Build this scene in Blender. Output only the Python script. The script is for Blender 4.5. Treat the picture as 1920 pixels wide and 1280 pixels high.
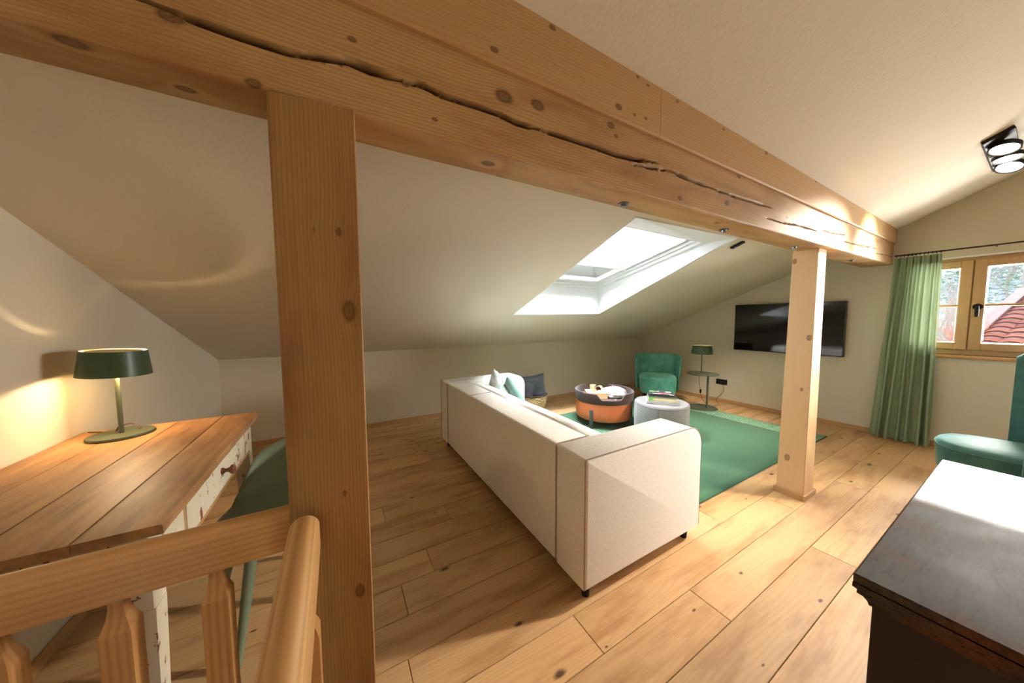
import bpy, bmesh, math, random
from mathutils import Vector, Matrix, noise as mnoise
random.seed(7)
PI = math.pi
S = bpy.context.scene
for o in list(bpy.data.objects): bpy.data.objects.remove(o)
COL = S.collection

# ------------------------------------------------------------------ camera, world, sun, exposure
H = 1.36
YAW, PIT, ROLL, F = math.radians(60.2935), math.radians(3.9344), math.radians(-0.25144), 576.657
fw = Vector((math.cos(YAW)*math.cos(PIT), math.sin(YAW)*math.cos(PIT), -math.sin(PIT)))
r0 = Vector((math.sin(YAW), -math.cos(YAW), 0)); u0 = r0.cross(fw)
rt = r0*math.cos(ROLL)+u0*math.sin(ROLL); up = -r0*math.sin(ROLL)+u0*math.cos(ROLL)
cd = bpy.data.cameras.new('camera'); cam = bpy.data.objects.new('camera', cd); COL.objects.link(cam)
cd.sensor_width = 36; cd.sensor_fit = 'HORIZONTAL'; cd.lens = F/1920*36; cd.clip_start = 0.02; cd.clip_end = 300
m = Matrix((rt, up, -fw)).transposed().to_4x4(); m.translation = (0, 0, H); cam.matrix_world = m
S.camera = cam

W = bpy.data.worlds.new('world'); S.world = W; W.use_nodes = True
wn = W.node_tree.nodes; wl = W.node_tree.links
bgn = wn['Background']; sky = wn.new('ShaderNodeTexSky')
sky.sky_type = 'NISHITA'; sky.sun_disc = False; sky.sun_elevation = math.radians(24); sky.sun_rotation = math.radians(90); sky.air_density = 1.0; sky.dust_density = 2.5
wl.new(sky.outputs[0], bgn.inputs[0]); bgn.inputs[1].default_value = 0.55

def add_light(name, typ, loc, energy, color, **k):
    d = bpy.data.lights.new(name, typ); d.energy = energy; d.color = color
    for a, b in k.items(): setattr(d, a, b)
    o = bpy.data.objects.new(name, d); COL.objects.link(o); o.location = loc
    return o
def aim(o, target):
    d = Vector(target)-o.location
    o.rotation_euler = d.to_track_quat('-Z', 'Y').to_euler()
sun = add_light('sun', 'SUN', (10, 1, 5), 34.0, (1.0, 0.96, 0.90), angle=math.radians(0.7))
sun.rotation_euler = Vector((-1, -0.037, -0.267)).to_track_quat('-Z', 'Y').to_euler()
# daylight entering by the windows (skylight, right hand window)
a = add_light('skylight_daylight', 'AREA', (2.45, 2.35, 2.35), 800, (0.86, 0.94, 1.0), shape='RECTANGLE', size=1.3, size_y=1.4)
a.rotation_euler = Vector((-.30, .12, -1)).to_track_quat('-Z', 'Y').to_euler()
a = add_light('window_daylight', 'AREA', (6.15, -0.1, 1.52), 330, (1.0, 0.965, 0.91), shape='RECTANGLE', size=1.5, size_y=0.85)
aim(a, (2.0, 0.7, 0.6))
# added warm fill light out of view; no lamp is known there
add_light('ceiling_lamp_light', 'POINT', (2.8, -1.2, 2.8), 12, (1.0, 0.88, 0.74), shadow_soft_size=0.22)

S.view_settings.view_transform = 'Standard'; S.view_settings.look = 'None'
S.view_settings.gamma = 1; S.view_settings.use_curve_mapping = False
S.view_settings.exposure = 0.34

# ------------------------------------------------------------------ helpers
def ray(x, y): return rt*((x-960)/F) - up*((y-640)/F) + fw
def P(x, y, ax, v):
    d = ray(x, y); i = 'xyz'.index(ax); C = Vector((0, 0, H)); t = (v-C[i])/d[i]
    return C+d*t
def lin(c):
    if isinstance(c, str): c = tuple(int(c[i:i+2], 16) for i in (0, 2, 4))
    return tuple(((v/255)/12.92 if v/255 <= .04045 else ((v/255+.055)/1.055)**2.4) for v in c[:3])+(1,)

class NT:
    def __init__(s, name):
        s.m = bpy.data.materials.new(name); s.m.use_nodes = True
        s.n = s.m.node_tree.nodes; s.l = s.m.node_tree.links; s.b = s.n['Principled BSDF']
    def N(s, t, **k):
        n = s.n.new('ShaderNode'+t)
        for a, b in k.items(): setattr(n, a, b)
        return n
    def set(s, sock, v):
        if hasattr(v, 'is_linked') or isinstance(v, bpy.types.NodeSocket): s.l.new(v, sock)
        else: sock.default_value = v
    def math(s, op, a, b=None, c=None, clamp=False):
        n = s.N('Math', operation=op); n.use_clamp = clamp; s.set(n.inputs[0], a)
        if b is not None: s.set(n.inputs[1], b)
        if c is not None: s.set(n.inputs[2], c)
        return n.outputs[0]
    def vec(s, op, a, b=None):
        n = s.N('VectorMath', operation=op); s.set(n.inputs[0], a)
        if b is not None: s.set(n.inputs[1], b)
        return n.outputs['Value'] if op in ('LENGTH', 'DOT_PRODUCT', 'DISTANCE') else n.outputs[0]
    def noise(s, vec, scale, detail=3, rough=.5, dist=0, col=False):
        n = s.N('TexNoise'); s.set(n.inputs['Vector'], vec); n.inputs['Scale'].default_value = scale
        n.inputs['Detail'].default_value = detail; n.inputs['Roughness'].default_value = rough; n.inputs['Distortion'].default_value = dist
        return n.outputs['Color' if col else 'Fac']
    def ramp(s, fac, stops):
        n = s.N('ValToRGB'); s.set(n.inputs[0], fac); e = n.color_ramp.elements
        while len(e) < len(stops): e.new(.5)
        for el, (p, c) in zip(e, stops):
            el.position = p; el.color = c if not isinstance(c, (int, float)) else (c, c, c, 1)
        return n.outputs[0]
    def mix(s, f, a, b, mode='MIX'):
        n = s.N('Mix', data_type='RGBA', blend_type=mode); s.set(n.inputs['Factor'], f); s.set(n.inputs['A'], a); s.set(n.inputs['B'], b)
        return n.outputs['Result']
    def obj(s): return s.N('TexCoord').outputs['Object']
    def bump(s, h, strength=.3, dist=.002):
        n = s.N('Bump'); s.set(n.inputs['Height'], h); n.inputs['Strength'].default_value = strength; n.inputs['Distance'].default_value = dist
        s.l.new(n.outputs[0], s.b.inputs['Normal'])
    def col(s, c): s.set(s.b.inputs['Base Color'], c)
    def done(s, rough=.5, metal=0, spec=.5, sheen=0, sheen_t=None, **k):
        s.set(s.b.inputs['Roughness'], rough); s.b.inputs['Metallic'].default_value = metal
        s.b.inputs['Specular IOR Level'].default_value = spec
        if sheen:
            s.b.inputs['Sheen Weight'].default_value = sheen; s.b.inputs['Sheen Roughness'].default_value = .4
            if sheen_t: s.b.inputs['Sheen Tint'].default_value = sheen_t
        return s.m

def plain(name, c, rough=.5, metal=0, spec=.5, var=.06, scale=8, bump=0, bscale=80, **k):
    t = NT(name); o = t.obj(); f = t.noise(o, scale)
    c = lin(c); d = tuple(v*(1-var*2) for v in c[:3])+(1,)
    t.col(t.mix(f, d, tuple(min(1, v*(1+var)) for v in c[:3])+(1,)))
    if bump: t.bump(t.noise(o, bscale, 2), bump)
    return t.done(rough, metal, spec, **k)

def plaster(name, c, bs=.12):
    t = NT(name); o = t.obj(); c = lin(c)
    t.col(t.mix(t.noise(o, 1.5, 2), tuple(v*.97 for v in c[:3])+(1,), c))
    t.bump(t.noise(o, 55, 4, .6), bs, .004)
    return t.done(.9, spec=.2)

def wood(name, axis, light, dark, knot='5a3319', freq=95, pith=(0, 0, 0), knots=(), rnd=False, rough=.55, spec=.35, wob=.035, contrast=.8, autok=0, kscale=1.6, tint=False, stain=None, bstr=.12, crack=False):
    """softwood or oak: rings round a pith line, knots bend the rings"""
    t = NT(name); o = t.obj(); ai = 'xyz'.index(axis)
    if rnd:
        oi = t.N('ObjectInfo'); k = t.math('MULTIPLY', oi.outputs['Random'], 37.0)
        cm = t.N('CombineXYZ'); t.l.new(k, cm.inputs[0]); t.l.new(k, cm.inputs[1]); cm.inputs[2].default_value = 0
        ro = t.vec('ADD', o, cm.outputs[0])
    else: ro = o
    sl = [5.0]*3; sl[ai] = .55
    warp = t.noise(t.vec('MULTIPLY', ro, tuple(sl)), 1.0, 2, .5)
    sf = [60.0]*3; sf[ai] = 2.2
    fine = t.noise(t.vec('MULTIPLY', ro, tuple(sf)), 1.0, 3, .6)
    lo = [2.5]*3; lo[ai] = .8
    broad = t.noise(t.vec('MULTIPLY', ro, tuple(lo)), 1.0, 3)
    cr = [1.0]*3; cr[ai] = .0
    pv = t.vec('SUBTRACT', o, tuple(pith))
    if rnd:
        q = t.math('MULTIPLY_ADD', oi.outputs['Random'], .24, -.12); z = t.math('FRACT', t.math('MULTIPLY', oi.outputs['Random'], 7.3))
        cm2 = t.N('CombineXYZ'); t.l.new(q, cm2.inputs[0]); t.l.new(q, cm2.inputs[1]); t.l.new(t.math('MULTIPLY_ADD', z, .1, .01), cm2.inputs[2])
        pv = t.vec('ADD', t.vec('SUBTRACT', o, tuple(pith)), cm2.outputs[0])
    u = t.vec('LENGTH', t.vec('MULTIPLY', pv, tuple(cr)))
    u = t.math('ADD', u, t.math('MULTIPLY', warp, wob))
    kmask = None
    for (kp, kr) in knots:
        d = t.vec('SUBTRACT', o, tuple(kp)); kr = kr*.85; sc = [1/kr]*3; sc[ai] = .62/kr
        L = t.vec('LENGTH', t.vec('MULTIPLY', d, tuple(sc)))
        g = t.math('DIVIDE', kr*.8, t.math('MULTIPLY_ADD', t.math('MULTIPLY', L, L), .35, 1.0))
        u = t.math('ADD', u, g)
        mk = t.ramp(t.math('ADD', L, t.math('MULTIPLY', t.math('SUBTRACT', fine, .5), .5)), [(.0, .9), (.35, .7), (.62, .95), (.88, .25), (1.0, 0)])
        kmask = mk if kmask is None else t.math('MAXIMUM', kmask, mk)
    if autok:
        ks = [1.0]*3; ks[ai] = .45
        v = t.N('TexVoronoi'); v.voronoi_dimensions = '2D'; t.l.new(t.vec('MULTIPLY', ro, tuple(ks)), v.inputs['Vector']); v.inputs['Scale'].default_value = kscale
        dd = t.math('DIVIDE', v.outputs['Distance'], kscale)
        rr = t.N('SeparateColor'); t.l.new(v.outputs['Color'], rr.inputs[0])
        rad = t.math('MULTIPLY_ADD', rr.outputs[0], autok*1.3, -autok*.45)
        rad = t.math('MAXIMUM', rad, .0001)
        Lq = t.math('DIVIDE', dd, rad)
        Lq = t.math('ADD', Lq, t.math('MULTIPLY', t.math('SUBTRACT', fine, .5), 1.2))
        mk = t.ramp(Lq, [(.35, 1), (1.0, 0)])
        halo = t.math('DIVIDE', rad, t.math('MULTIPLY_ADD', t.math('MULTIPLY', Lq, Lq), .12, 1.0))
        u = t.math('ADD', u, t.math('MULTIPLY', halo, 1.2))
        hz = t.math('MULTIPLY', t.ramp(Lq, [(.0, 1), (1.0, 0)]), .0)
        kmask = mk if kmask is None else t.math('MAXIMUM', kmask, mk)
    w = t.math('MULTIPLY_ADD', t.math('SINE', t.math('MULTIPLY', u, freq*6.283)), .5, .5)
    w = t.math('POWER', w, 1.6)
    w = t.math('MULTIPLY', w, contrast)
    g = t.math('ADD', t.math('MULTIPLY', w, .6), t.math('MULTIPLY', fine, .4))
    c = t.mix(t.ramp(g, [(.1, 0), (.9, 1)]), lin(light), lin(dark))
    c = t.mix(t.ramp(broad, [(.3, .0), (.75, .35)]), c, lin(dark))
    if stain:
        sn = t.noise(t.vec('MULTIPLY', ro, tuple(1.6 if i == ai else 9 for i in range(3))), 1.0, 4, .6)
        c = t.mix(t.ramp(sn, [(.47, 0), (.68, .75)]), c, lin(stain))
    if tint: c = t.mix(1.0, c, oi.outputs['Color'] if rnd else t.N('ObjectInfo').outputs['Color'], 'MULTIPLY')
    if kmask is not None: c = t.mix(t.math('MULTIPLY', kmask, .88), c, lin(knot))
    if crack:
        at = t.N('Attribute'); at.attribute_name = 'crack'; c = t.mix(at.outputs['Fac'], c, lin((74, 44, 20)))
    t.col(c); t.bump(t.math('ADD', t.math('MULTIPLY', fine, .5), t.math('MULTIPLY', w, -.5)), bstr, .003)
    return t.done(rough, spec=spec)

def fabric(name, c, c2=None, scale=900, rough=.9, sheen=.3, var=.08, axis=None, bstr=.25):
    t = NT(name); o = t.obj(); c = lin(c); c2 = lin(c2) if c2 else tuple(v*.8 for v in c[:3])+(1,)
    n1 = t.noise(t.vec('MULTIPLY', o, (1, 1, .25)), scale*.35, 1); n2 = t.noise(t.vec('MULTIPLY', o, (.25, .25, 1)), scale*.35, 1)
    f = t.math('MULTIPLY', t.math('ADD', n1, n2), .5)
    base = t.mix(t.ramp(f, [(.35, 0), (.65, 1)]), c2, c)
    base = t.mix(t.math('MULTIPLY', t.noise(o, 3, 2), var*2), base, c2)
    t.col(base); t.bump(f, bstr, .001)
    return t.done(rough, spec=.2, sheen=sheen)

def velvet(name, c, c2, st):
    t = NT(name); o = t.obj()
    f = t.noise(o, 7, 4, .6, .6)
    lw = t.N('LayerWeight'); lw.inputs[0].default_value = .45
    t.col(t.mix(t.ramp(f, [(.3, 0), (.7, 1)]), lin(c), lin(c2)))
    t.bump(t.noise(o, 240, 2), .15, .001)
    return t.done(.6, spec=.3, sheen=1.0, sheen_t=lin(st))

class B:
    def __init__(s): s.bm = bmesh.new()
    def merge(s, t, M=None):
        if M is not None: t.transform(M)
        me = bpy.data.meshes.new('tmp'); t.to_mesh(me); t.free(); s.bm.from_mesh(me); bpy.data.meshes.remove(me); return s
    def box(s, x0, x1, y0, y1, z0, z1, bev=0, seg=2, M=None):
        t = bmesh.new(); bmesh.ops.create_cube(t, size=1)
        for v in t.verts: v.co = Vector(((x0+x1)/2+v.co.x*(x1-x0), (y0+y1)/2+v.co.y*(y1-y0), (z0+z1)/2+v.co.z*(z1-z0)))
        if bev: bmesh.ops.bevel(t, geom=t.edges[:], offset=bev, segments=seg, profile=.5, affect='EDGES')
        return s.merge(t, M)
    def hexa(s, pts, bev=0, seg=2):
        """8 points: bottom ring 4, top ring 4"""
        t = bmesh.new(); v = [t.verts.new(p) for p in pts]
        for f in ((3, 2, 1, 0), (4, 5, 6, 7), (0, 1, 5, 4), (1, 2, 6, 5), (2, 3, 7, 6), (3, 0, 4, 7)): t.faces.new([v[i] for i in f])
        bmesh.ops.recalc_face_normals(t, faces=t.faces[:])
        if bev: bmesh.ops.bevel(t, geom=t.edges[:], offset=bev, segments=seg, profile=.5, affect='EDGES')
        return s.merge(t)
    def lathe(s, prof, c=(0, 0, 0), n=32, M=None):
        t = bmesh.new(); rings = []
        for r, z in prof:
            if r < 1e-6: rings.append([t.verts.new((c[0], c[1], c[2]+z))])
            else: rings.append([t.verts.new((c[0]+r*math.cos(2*PI*i/n), c[1]+r*math.sin(2*PI*i/n), c[2]+z)) for i in range(n)])
        for a, b in zip(rings, rings[1:]):
            for i in range(n):
                j = (i+1) % n
                if len(a) == 1 and len(b) == 1: continue
                if len(a) == 1: t.faces.new((a[0], b[j], b[i]))
                elif len(b) == 1: t.faces.new((a[i], a[j], b[0]))
                else: t.faces.new((a[i], a[j], b[j], b[i]))
        bmesh.ops.recalc_face_normals(t, faces=t.faces[:])
        return s.merge(t, M)
    def tube(s, pts, r, n=10, cap=True):
        t = bmesh.new(); pts = [Vector(p) for p in pts]; rings = []
        rs = r if isinstance(r, (list, tuple)) else [r]*len(pts)
        pn = None
        for i, p in enumerate(pts):
            d = (pts[min(i+1, len(pts)-1)]-pts[max(i-1, 0)]).normalized()
            if pn is None: pn = d.orthogonal().normalized()
            else: pn = (pn-d*pn.dot(d)).normalized()
            bn = d.cross(pn)
            rings.append([t.verts.new(p+(pn*math.cos(2*PI*k/n)+bn*math.sin(2*PI*k/n))*rs[i]) for k in range(n)])
        for a, b in zip(rings, rings[1:]):
            for k in range(n): t.faces.new((a[k], a[(k+1) % n], b[(k+1) % n], b[k]))
        if cap: t.faces.new(rings[0][::-1]); t.faces.new(rings[-1])
        bmesh.ops.recalc_face_normals(t, faces=t.faces[:])
        return s.merge(t)
    def grid(s, fn, nu, nv, closed_u=False):
        t = bmesh.new(); V = [[t.verts.new(fn(i/nu, j/nv)) for j in range(nv+1)] for i in range(nu if closed_u else nu+1)]
        for i in range(nu):
            for j in range(nv):
                a, b = V[i], V[(i+1) % len(V)]
                t.faces.new((a[j], b[j], b[j+1], a[j+1]))
        return s.merge(t)
    def poly(s, pts):
        s.bm.faces.new([s.bm.verts.new(p) for p in pts]); return s
    def prism(s, poly, z0, z1, M=None, bev=0):
        t = bmesh.new(); a = [t.verts.new((x, y, z0)) for x, y in poly]; b = [t.verts.new((x, y, z1)) for x, y in poly]
        t.faces.new(a[::-1]); t.faces.new(b)
        for i in range(len(a)): j = (i+1) % len(a); t.faces.new((a[i], a[j], b[j], b[i]))
        bmesh.ops.recalc_face_normals(t, faces=t.faces[:])
        if bev: bmesh.ops.bevel(t, geom=t.edges[:], offset=bev, segments=2, profile=.5, affect='EDGES')
        return s.merge(t, M)
    def build(s, name, mat, parent=None, smooth=True, ang=38):
        me = bpy.data.meshes.new(name); bmesh.ops.remove_doubles(s.bm, verts=s.bm.verts[:], dist=1e-6)
        s.bm.to_mesh(me); s.bm.free()
        if smooth:
            for p in me.polygons: p.use_smooth = True
            me.set_sharp_from_angle(angle=math.radians(ang))
        me.materials.append(mat)
        o = bpy.data.objects.new(name, me); COL.objects.link(o)
        if parent: o.parent = parent
        return o

def tag(o, label=None, cat=None, group=None, kind=None):
    if label: o['label'] = label
    if cat: o['category'] = cat
    if group: o['group'] = group
    if kind: o['kind'] = kind
    return o
def thing(name, label, cat, loc=(0, 0, 0), rz=0, group=None, kind=None):
    o = bpy.data.objects.new(name, None); COL.objects.link(o); o.location = loc; o.rotation_euler = (0, 0, rz)
    o.empty_display_size = .1
    return tag(o, label, cat, group, kind)
def part(o, label): o['label'] = label; return o
def solid(o, th, off=-1):
    md = o.modifiers.new('solid', 'SOLIDIFY'); md.thickness = th; md.offset = off; return o
def copy_tree(o, parent=None):
    c = o.copy(); COL.objects.link(c); c.parent = parent
    for ch in list(o.children): copy_tree(ch, c)
    return c

# ------------------------------------------------------------------ materials
M = {}
M['wall'] = plaster('plaster_wall', (216, 208, 188))
M['ceil'] = plaster('plaster_ceiling', (218, 210, 192), .25)
M['reveal'] = plain('white_lining', (235, 238, 238), .6, var=.01)
M['white'] = plain('white_paint_frame', (238, 240, 240), .4, var=.01)
M['sashwood'] = wood('oak_window_wood', 'z', (196, 160, 116), (172, 134, 92), freq=60, wob=.02, contrast=.35, rough=.45)
M['skirt'] = wood('skirting_oak', 'x', (196, 156, 108), (168, 124, 78), freq=60, contrast=.3)
M['black'] = plain('black_plastic', (20, 20, 22), .6, spec=.25)
M['steel'] = plain('zinc_steel', (150, 155, 160), .35, 1)
M['iron'] = plain('brown_iron', (58, 46, 38), .5, .6)

# ------------------------------------------------------------------ beam lines (they fix where the ceilings meet the timber)
def lineplane(p1, p2): n = ray(*p1).cross(ray(*p2)); return n/n.y
nFB = lineplane((497.7, 167.7), (1677, 497)); nBB = lineplane((0, 106), (1481.7, 470))
nL = lineplane((667, 0), (1683, 457)); nT = lineplane((963, 0), (1683, 430))
XL, XR, YB, YF = -1.07, 5.5, 4.24, -3.2
def zb(x): return H+.512+.000107*max(x, 0)**4*(.985/.976)
def yat(n, x, z): return -(n.x*x+n.z*(z-H))
def zat(n, x, y): return H-(n.x*x+y)/n.z
def FBp(x): z = zb(x); return Vector((x, yat(nFB, x, z), z))
def BBp(x): z = zb(x); return Vector((x, yat(nBB, x, z), z))
def Lp(x, dy=0): y = FBp(x).y+dy; return Vector((x, y, zat(nL, x, y)))
def Tp(x, dy=-.018): y = FBp(x).y+dy; return Vector((x, y, zat(nT, x, y)))

# ------------------------------------------------------------------ room shell
floor_y0, stair_x, stair_y = YF, -.105, .86
oak = wood('oak_floor_plank', 'x', (212, 174, 124), (178, 136, 90), knot='3a2413', freq=70, rnd=True, autok=.026, kscale=4.4, wob=.16, contrast=.3, rough=.45, spec=.4, tint=True, stain=(156, 108, 64), bstr=.08)
sub = plain('sub_floor', (60, 45, 32), .9)
b = B()
b.box(XL-.3, XR+.3, stair_y, YB+.3, -.25, -.022); b.box(stair_x, XR+.3, YF-.3, stair_y, -.25, -.022); b.box(XL-.3, stair_x, YF-.3, -1.6, -.25, -.022)
floor = b.build('floor', sub, smooth=False); tag(floor, 'wide oak plank floor with dark knots', 'floor', kind='structure')
rows = []; y = .26
while y > YF: y -= .19
ends_fix = {2: [2.425], }
k = 0
yy = y
while yy < YB:
    y0, y1 = yy, min(yy+.19, YB); kk = round((y0-.26)/.19)
    xs0 = XL if y0 >= stair_y-.05 else (stair_x if y0 > -1.6 else XL)
    if y0 < stair_y < y1: pass
    cuts = {1: [.55, 2.425, 4.6], 2: [-.3, 1.5, 3.6], 0: [1.2, 3.1, 5.1], 3: [.9, 2.8, 4.9], 4: [.2, 2.2, 4.2], 6: [.24, 2.3, 4.3], 5: [-.4, 1.35, 3.3], 10: [.24, 2.1, 4.0], 11: [.84, 2.9, 4.6]}.get(kk)
    if cuts is None:
        x = XL+random.uniform(.3, 1.9); cuts = []
        while x < XR: cuts.append(x); x += random.uniform(1.5, 2.2)
    xs = [xs0]+[c for c in cuts if xs0+.05 < c < XR-.05]+[XR]
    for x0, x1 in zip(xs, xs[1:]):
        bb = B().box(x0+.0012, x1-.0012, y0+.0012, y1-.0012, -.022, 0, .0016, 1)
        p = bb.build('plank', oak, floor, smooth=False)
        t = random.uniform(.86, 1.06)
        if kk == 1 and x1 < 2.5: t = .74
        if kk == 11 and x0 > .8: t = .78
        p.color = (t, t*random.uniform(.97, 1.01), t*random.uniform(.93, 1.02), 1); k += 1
    yy += .19

# ceilings: ruled surfaces, left of the beam (with the skylight hole) and right of it up to the ridge
def zl(x, y): q = (x-XL)/(XR-XL); return .965+.035*q+(.363+.043*q)*(YB-y)+.0
SX0, SX1, SY0, SY1 = 1.775, 3.12, 1.425, 3.075
def ybk(x): return (BBp(x).y+FBp(x).y)/2
xs = [XL-.3]+[XL+i*(SX0-XL)/6 for i in range(7)]+[SX0+i*(SX1-SX0)/4 for i in range(1, 5)]+[SX1+i*(XR-SX1)/6 for i in range(1, 7)]+[XR+.3]
ysb = [YB+.3, YB, 3.6, SY1, 2.6, 2.0, SY0, None]
cl = B()
def cq(x0, x1, j):
    def yv(x, j): return ysb[j] if ysb[j] is not None else ybk(x)
    pts = [(x0, yv(x0, j)), (x1, yv(x1, j)), (x1, yv(x1, j+1)), (x0, yv(x0, j+1))]
    cl.poly([(x, y, zl(x, y)) for x, y in pts])
for x0, x1 in zip(xs, xs[1:]):
    for j in range(len(ysb)-1):
        if x0 >= SX0-1e-4 and x1 <= SX1+1e-4 and 3 <= j <= 5: continue
        cq(x0, x1, j)
RY, RZ = -1.2, None
def zr(x, y):
    t = Tp(x); q = (x-XL)/(XR-XL); s = .452+.02*q
    return t.z+s*(t.y-y)
for x0, x1 in zip(xs, xs[1:]):
    for f0, f1 in ((0, .2), (.2, .6), (.6, 1)):
        def yv(x, f): a_ = Tp(x).y+.01; return a_+(RY-a_)*f
        cl.poly([(x, yv(x, f), zr(x, yv(x, f))) for x, f in ((x0, f0), (x1, f0), (x1, f1), (x0, f1))])
    cl.poly([(x0, RY, zr(x0, RY)), (x1, RY, zr(x1, RY)), (x1, YF-.3, 2.2), (x0, YF-.3, 2.2)])
ceiling = cl.build('ceiling', M['ceil'], smooth=False)
bm = bmesh.new(); bm.from_mesh(ceiling.data)
for f in bm.faces:
    if f.normal.z > 0: f.normal_flip()
for f in bm.faces: f.smooth = True
bm.to_mesh(ceiling.data); bm.free()
tag(ceiling, 'sloping plastered attic ceiling, cream white', 'ceiling', kind='structure')
# outer roof above (keeps daylight out except at the skylight)
rf = B()
RO = .62
for (xa, xb, ya, yb_) in ((XL-.3, SX0-.12, YB+.3, .9), (SX1+.12, XR+.3, YB+.3, .9), (SX0-.12, SX1+.12, YB+.3, SY1+.14), (SX0-.12, SX1+.12, 1.45, .9)):
    def zo(x, y): return zl(x, y)+RO
    rf.hexa([(xa, yb_, zo(xa, yb_)), (xb, yb_, zo(xb, yb_)), (xb, ya, zo(xb, ya)), (xa, ya, zo(xa, ya))]+[(xa, yb_, zo(xa, yb_)+.1), (xb, yb_, zo(xb, yb_)+.1), (xb, ya, zo(xb, ya)+.1), (xa, ya, zo(xa, ya)+.1)])
rf.hexa([(XL-.3, .95, zl(0, .9)+RO), (XR+.3, .95, zl(5, .9)+RO+.2), (XR+.3, RY, 4.1), (XL-.3, RY, 4.1), (XL-.3, .95, zl(0, .9)+RO+.1), (XR+.3, .95, zl(5, .9)+RO+.3), (XR+.3, RY, 4.2), (XL-.3, RY, 4.2)])
rf.hexa([(XL-.3, RY, 4.1), (XR+.3, RY, 4.1), (XR+.3, YF-.4, 2.7), (XL-.3, YF-.4, 2.7), (XL-.3, RY, 4.2), (XR+.3, RY, 4.2), (XR+.3, YF-.4, 2.8), (XL-.3, YF-.4, 2.8)])
roof = rf.build('trim_1', plain('roof_cover', (110, 60, 45), .9), smooth=False); tag(roof, 'outer roof covering above the attic', 'roof', kind='structure')
# skylight lining
SK = dict(yb=3.085, zbt=1.775, yt=1.69, zt=2.10)
def skz(y): return SK['zbt']+(SK['zt']-SK['zbt'])*(SK['yb']-y)/(SK['yb']-SK['yt'])
lb = B()
def c0(x, y): return Vector((x, y, zl(x, y)))
ft = .14   # lining goes up past the frame to the roof
lb.poly([c0(SX0, SY1), c0(SX1, SY1), (SX1, SK['yb'], SK['zbt']+ft), (SX0, SK['yb'], SK['zbt']+ft)])
lb.poly([c0(SX0, SY0), c0(SX1, SY0), (SX1, SK['yt'], SK['zt']), (SX0, SK['yt'], SK['zt'])])
lb.poly([(SX0, SK['yt'], SK['zt']), (SX1, SK['yt'], SK['zt']), (SX1, SK['yt'], SK['zt']+.5), (SX0, SK['yt'], SK['zt']+.5)])
for x in (SX0, SX1):
    lb.poly([c0(x, SY1), c0(x, 2.6), c0(x, 2.0), c0(x, SY0), (x, SK['yt'], SK['zt']), (x, SK['yt'], SK['zt']+.4), (x, SK['yb'], SK['zbt']+ft+.2), (x, SK['yb'], SK['zbt'])])
lining = lb.build('trim_2', M['reveal'], smooth=False); solid(lining, .02, 0); tag(lining, 'white lining of the skylight shaft', 'trim', kind='structure')

# walls as polygons with thickness outwards
def prof(x):   # ceiling line at x, from back to front
    out = [(YB, zl(x, YB)+.02), (2.5, zl(x, 2.5)+.02), (ybk(x), zl(x, ybk(x))+.02)]
    t = Tp(x); out += [(t.y, t.z+.03), (.3, zr(x, .3)+.02), (RY, zr(x, RY)+.02), (YF, 2.26)]
    return out
wl_ = B(); pp = prof(XL)
wl_.poly([(XL, YB+.02, -.2)]+[(XL, y, z) for y, z in pp]+[(XL, YF, -.2)])
o = wl_.build('wall_left', M['wall'], smooth=False); tag(o, 'plastered gable wall behind the desk', 'wall', kind='structure')
md = solid(o, .25, -1); 
WY0, WY1, WZ0, WZ1 = -.93, .80, .985, 1.985   # window opening in the far wall
wr = B(); pr_ = prof(XR)
def ztop(y):
    for (ya, za), (yb2, zb2) in zip(pr_, pr_[1:]):
        if yb2 <= y <= ya: return za+(zb2-za)*(ya-y)/(ya-yb2+1e-9)
    return 2.3
left = [(y, z) for y, z in pr_ if y > WY1]; mid = [(y, z) for y, z in pr_ if WY0 < y < WY1]; right = [(y, z) for y, z in pr_ if y < WY0]
wr.poly([(XR, YB+.02, -.2)]+[(XR, y, z) for y, z in left]+[(XR, WY1, ztop(WY1)), (XR, WY1, WZ1), (XR, WY1, WZ0), (XR, WY1, -.2)])
wr.poly([(XR, WY1, ztop(WY1))]+[(XR, y, z) for y, z in mid]+[(XR, WY0, ztop(WY0)), (XR, WY0, WZ1), (XR, WY1, WZ1)])
wr.poly([(XR, WY1, -.2), (XR, WY1, WZ0), (XR, WY0, WZ0), (XR, WY0, -.2)])
wr.poly([(XR, WY0, -.2), (XR, WY0, WZ0), (XR, WY0, WZ1), (XR, WY0, ztop(WY0))]+[(XR, y, z) for y, z in right]+[(XR, YF, -.2)])
o = wr.build('wall_right', M['wall'], smooth=False); tag(o, 'plastered gable wall with the television and the window', 'wall', kind='structure')
bm = bmesh.new(); bm.from_mesh(o.data); bmesh.ops.recalc_face_normals(bm, faces=bm.faces[:])
for f in bm.faces:
    if f.normal.x > 0: f.normal_flip()
bm.to_mesh(o.data); bm.free(); solid(o, .22, -1)
o = B().box(XL-.25, XR+.25, YB, YB+.25, -.25, 1.03).build('wall_back', M['wall'], smooth=False); tag(o, 'low plastered knee wall under the slope', 'wall', kind='structure')
o = B().box(XL-.25, XR+.25, YF-.25, YF, -.25, 2.4).build('wall_front', wood('bounce_cutting_wall', 'z', (150, 104, 62), (118, 78, 42), freq=60, wob=.03, contrast=.4), smooth=False); tag(o, 'unseen wall behind the camera, dark wood added to cut bounced light', 'wall', kind='structure')  # unseen wall made dark brown to reduce bounce on the beam front
bz = .055
o = B().box(XL+.013, XR-.013, YB-.013, YB, 0, bz, .003, 1).build('baseboard_back', M['skirt'], smooth=False); tag(o, 'oak skirting along the knee wall', 'baseboard', kind='structure')
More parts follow.
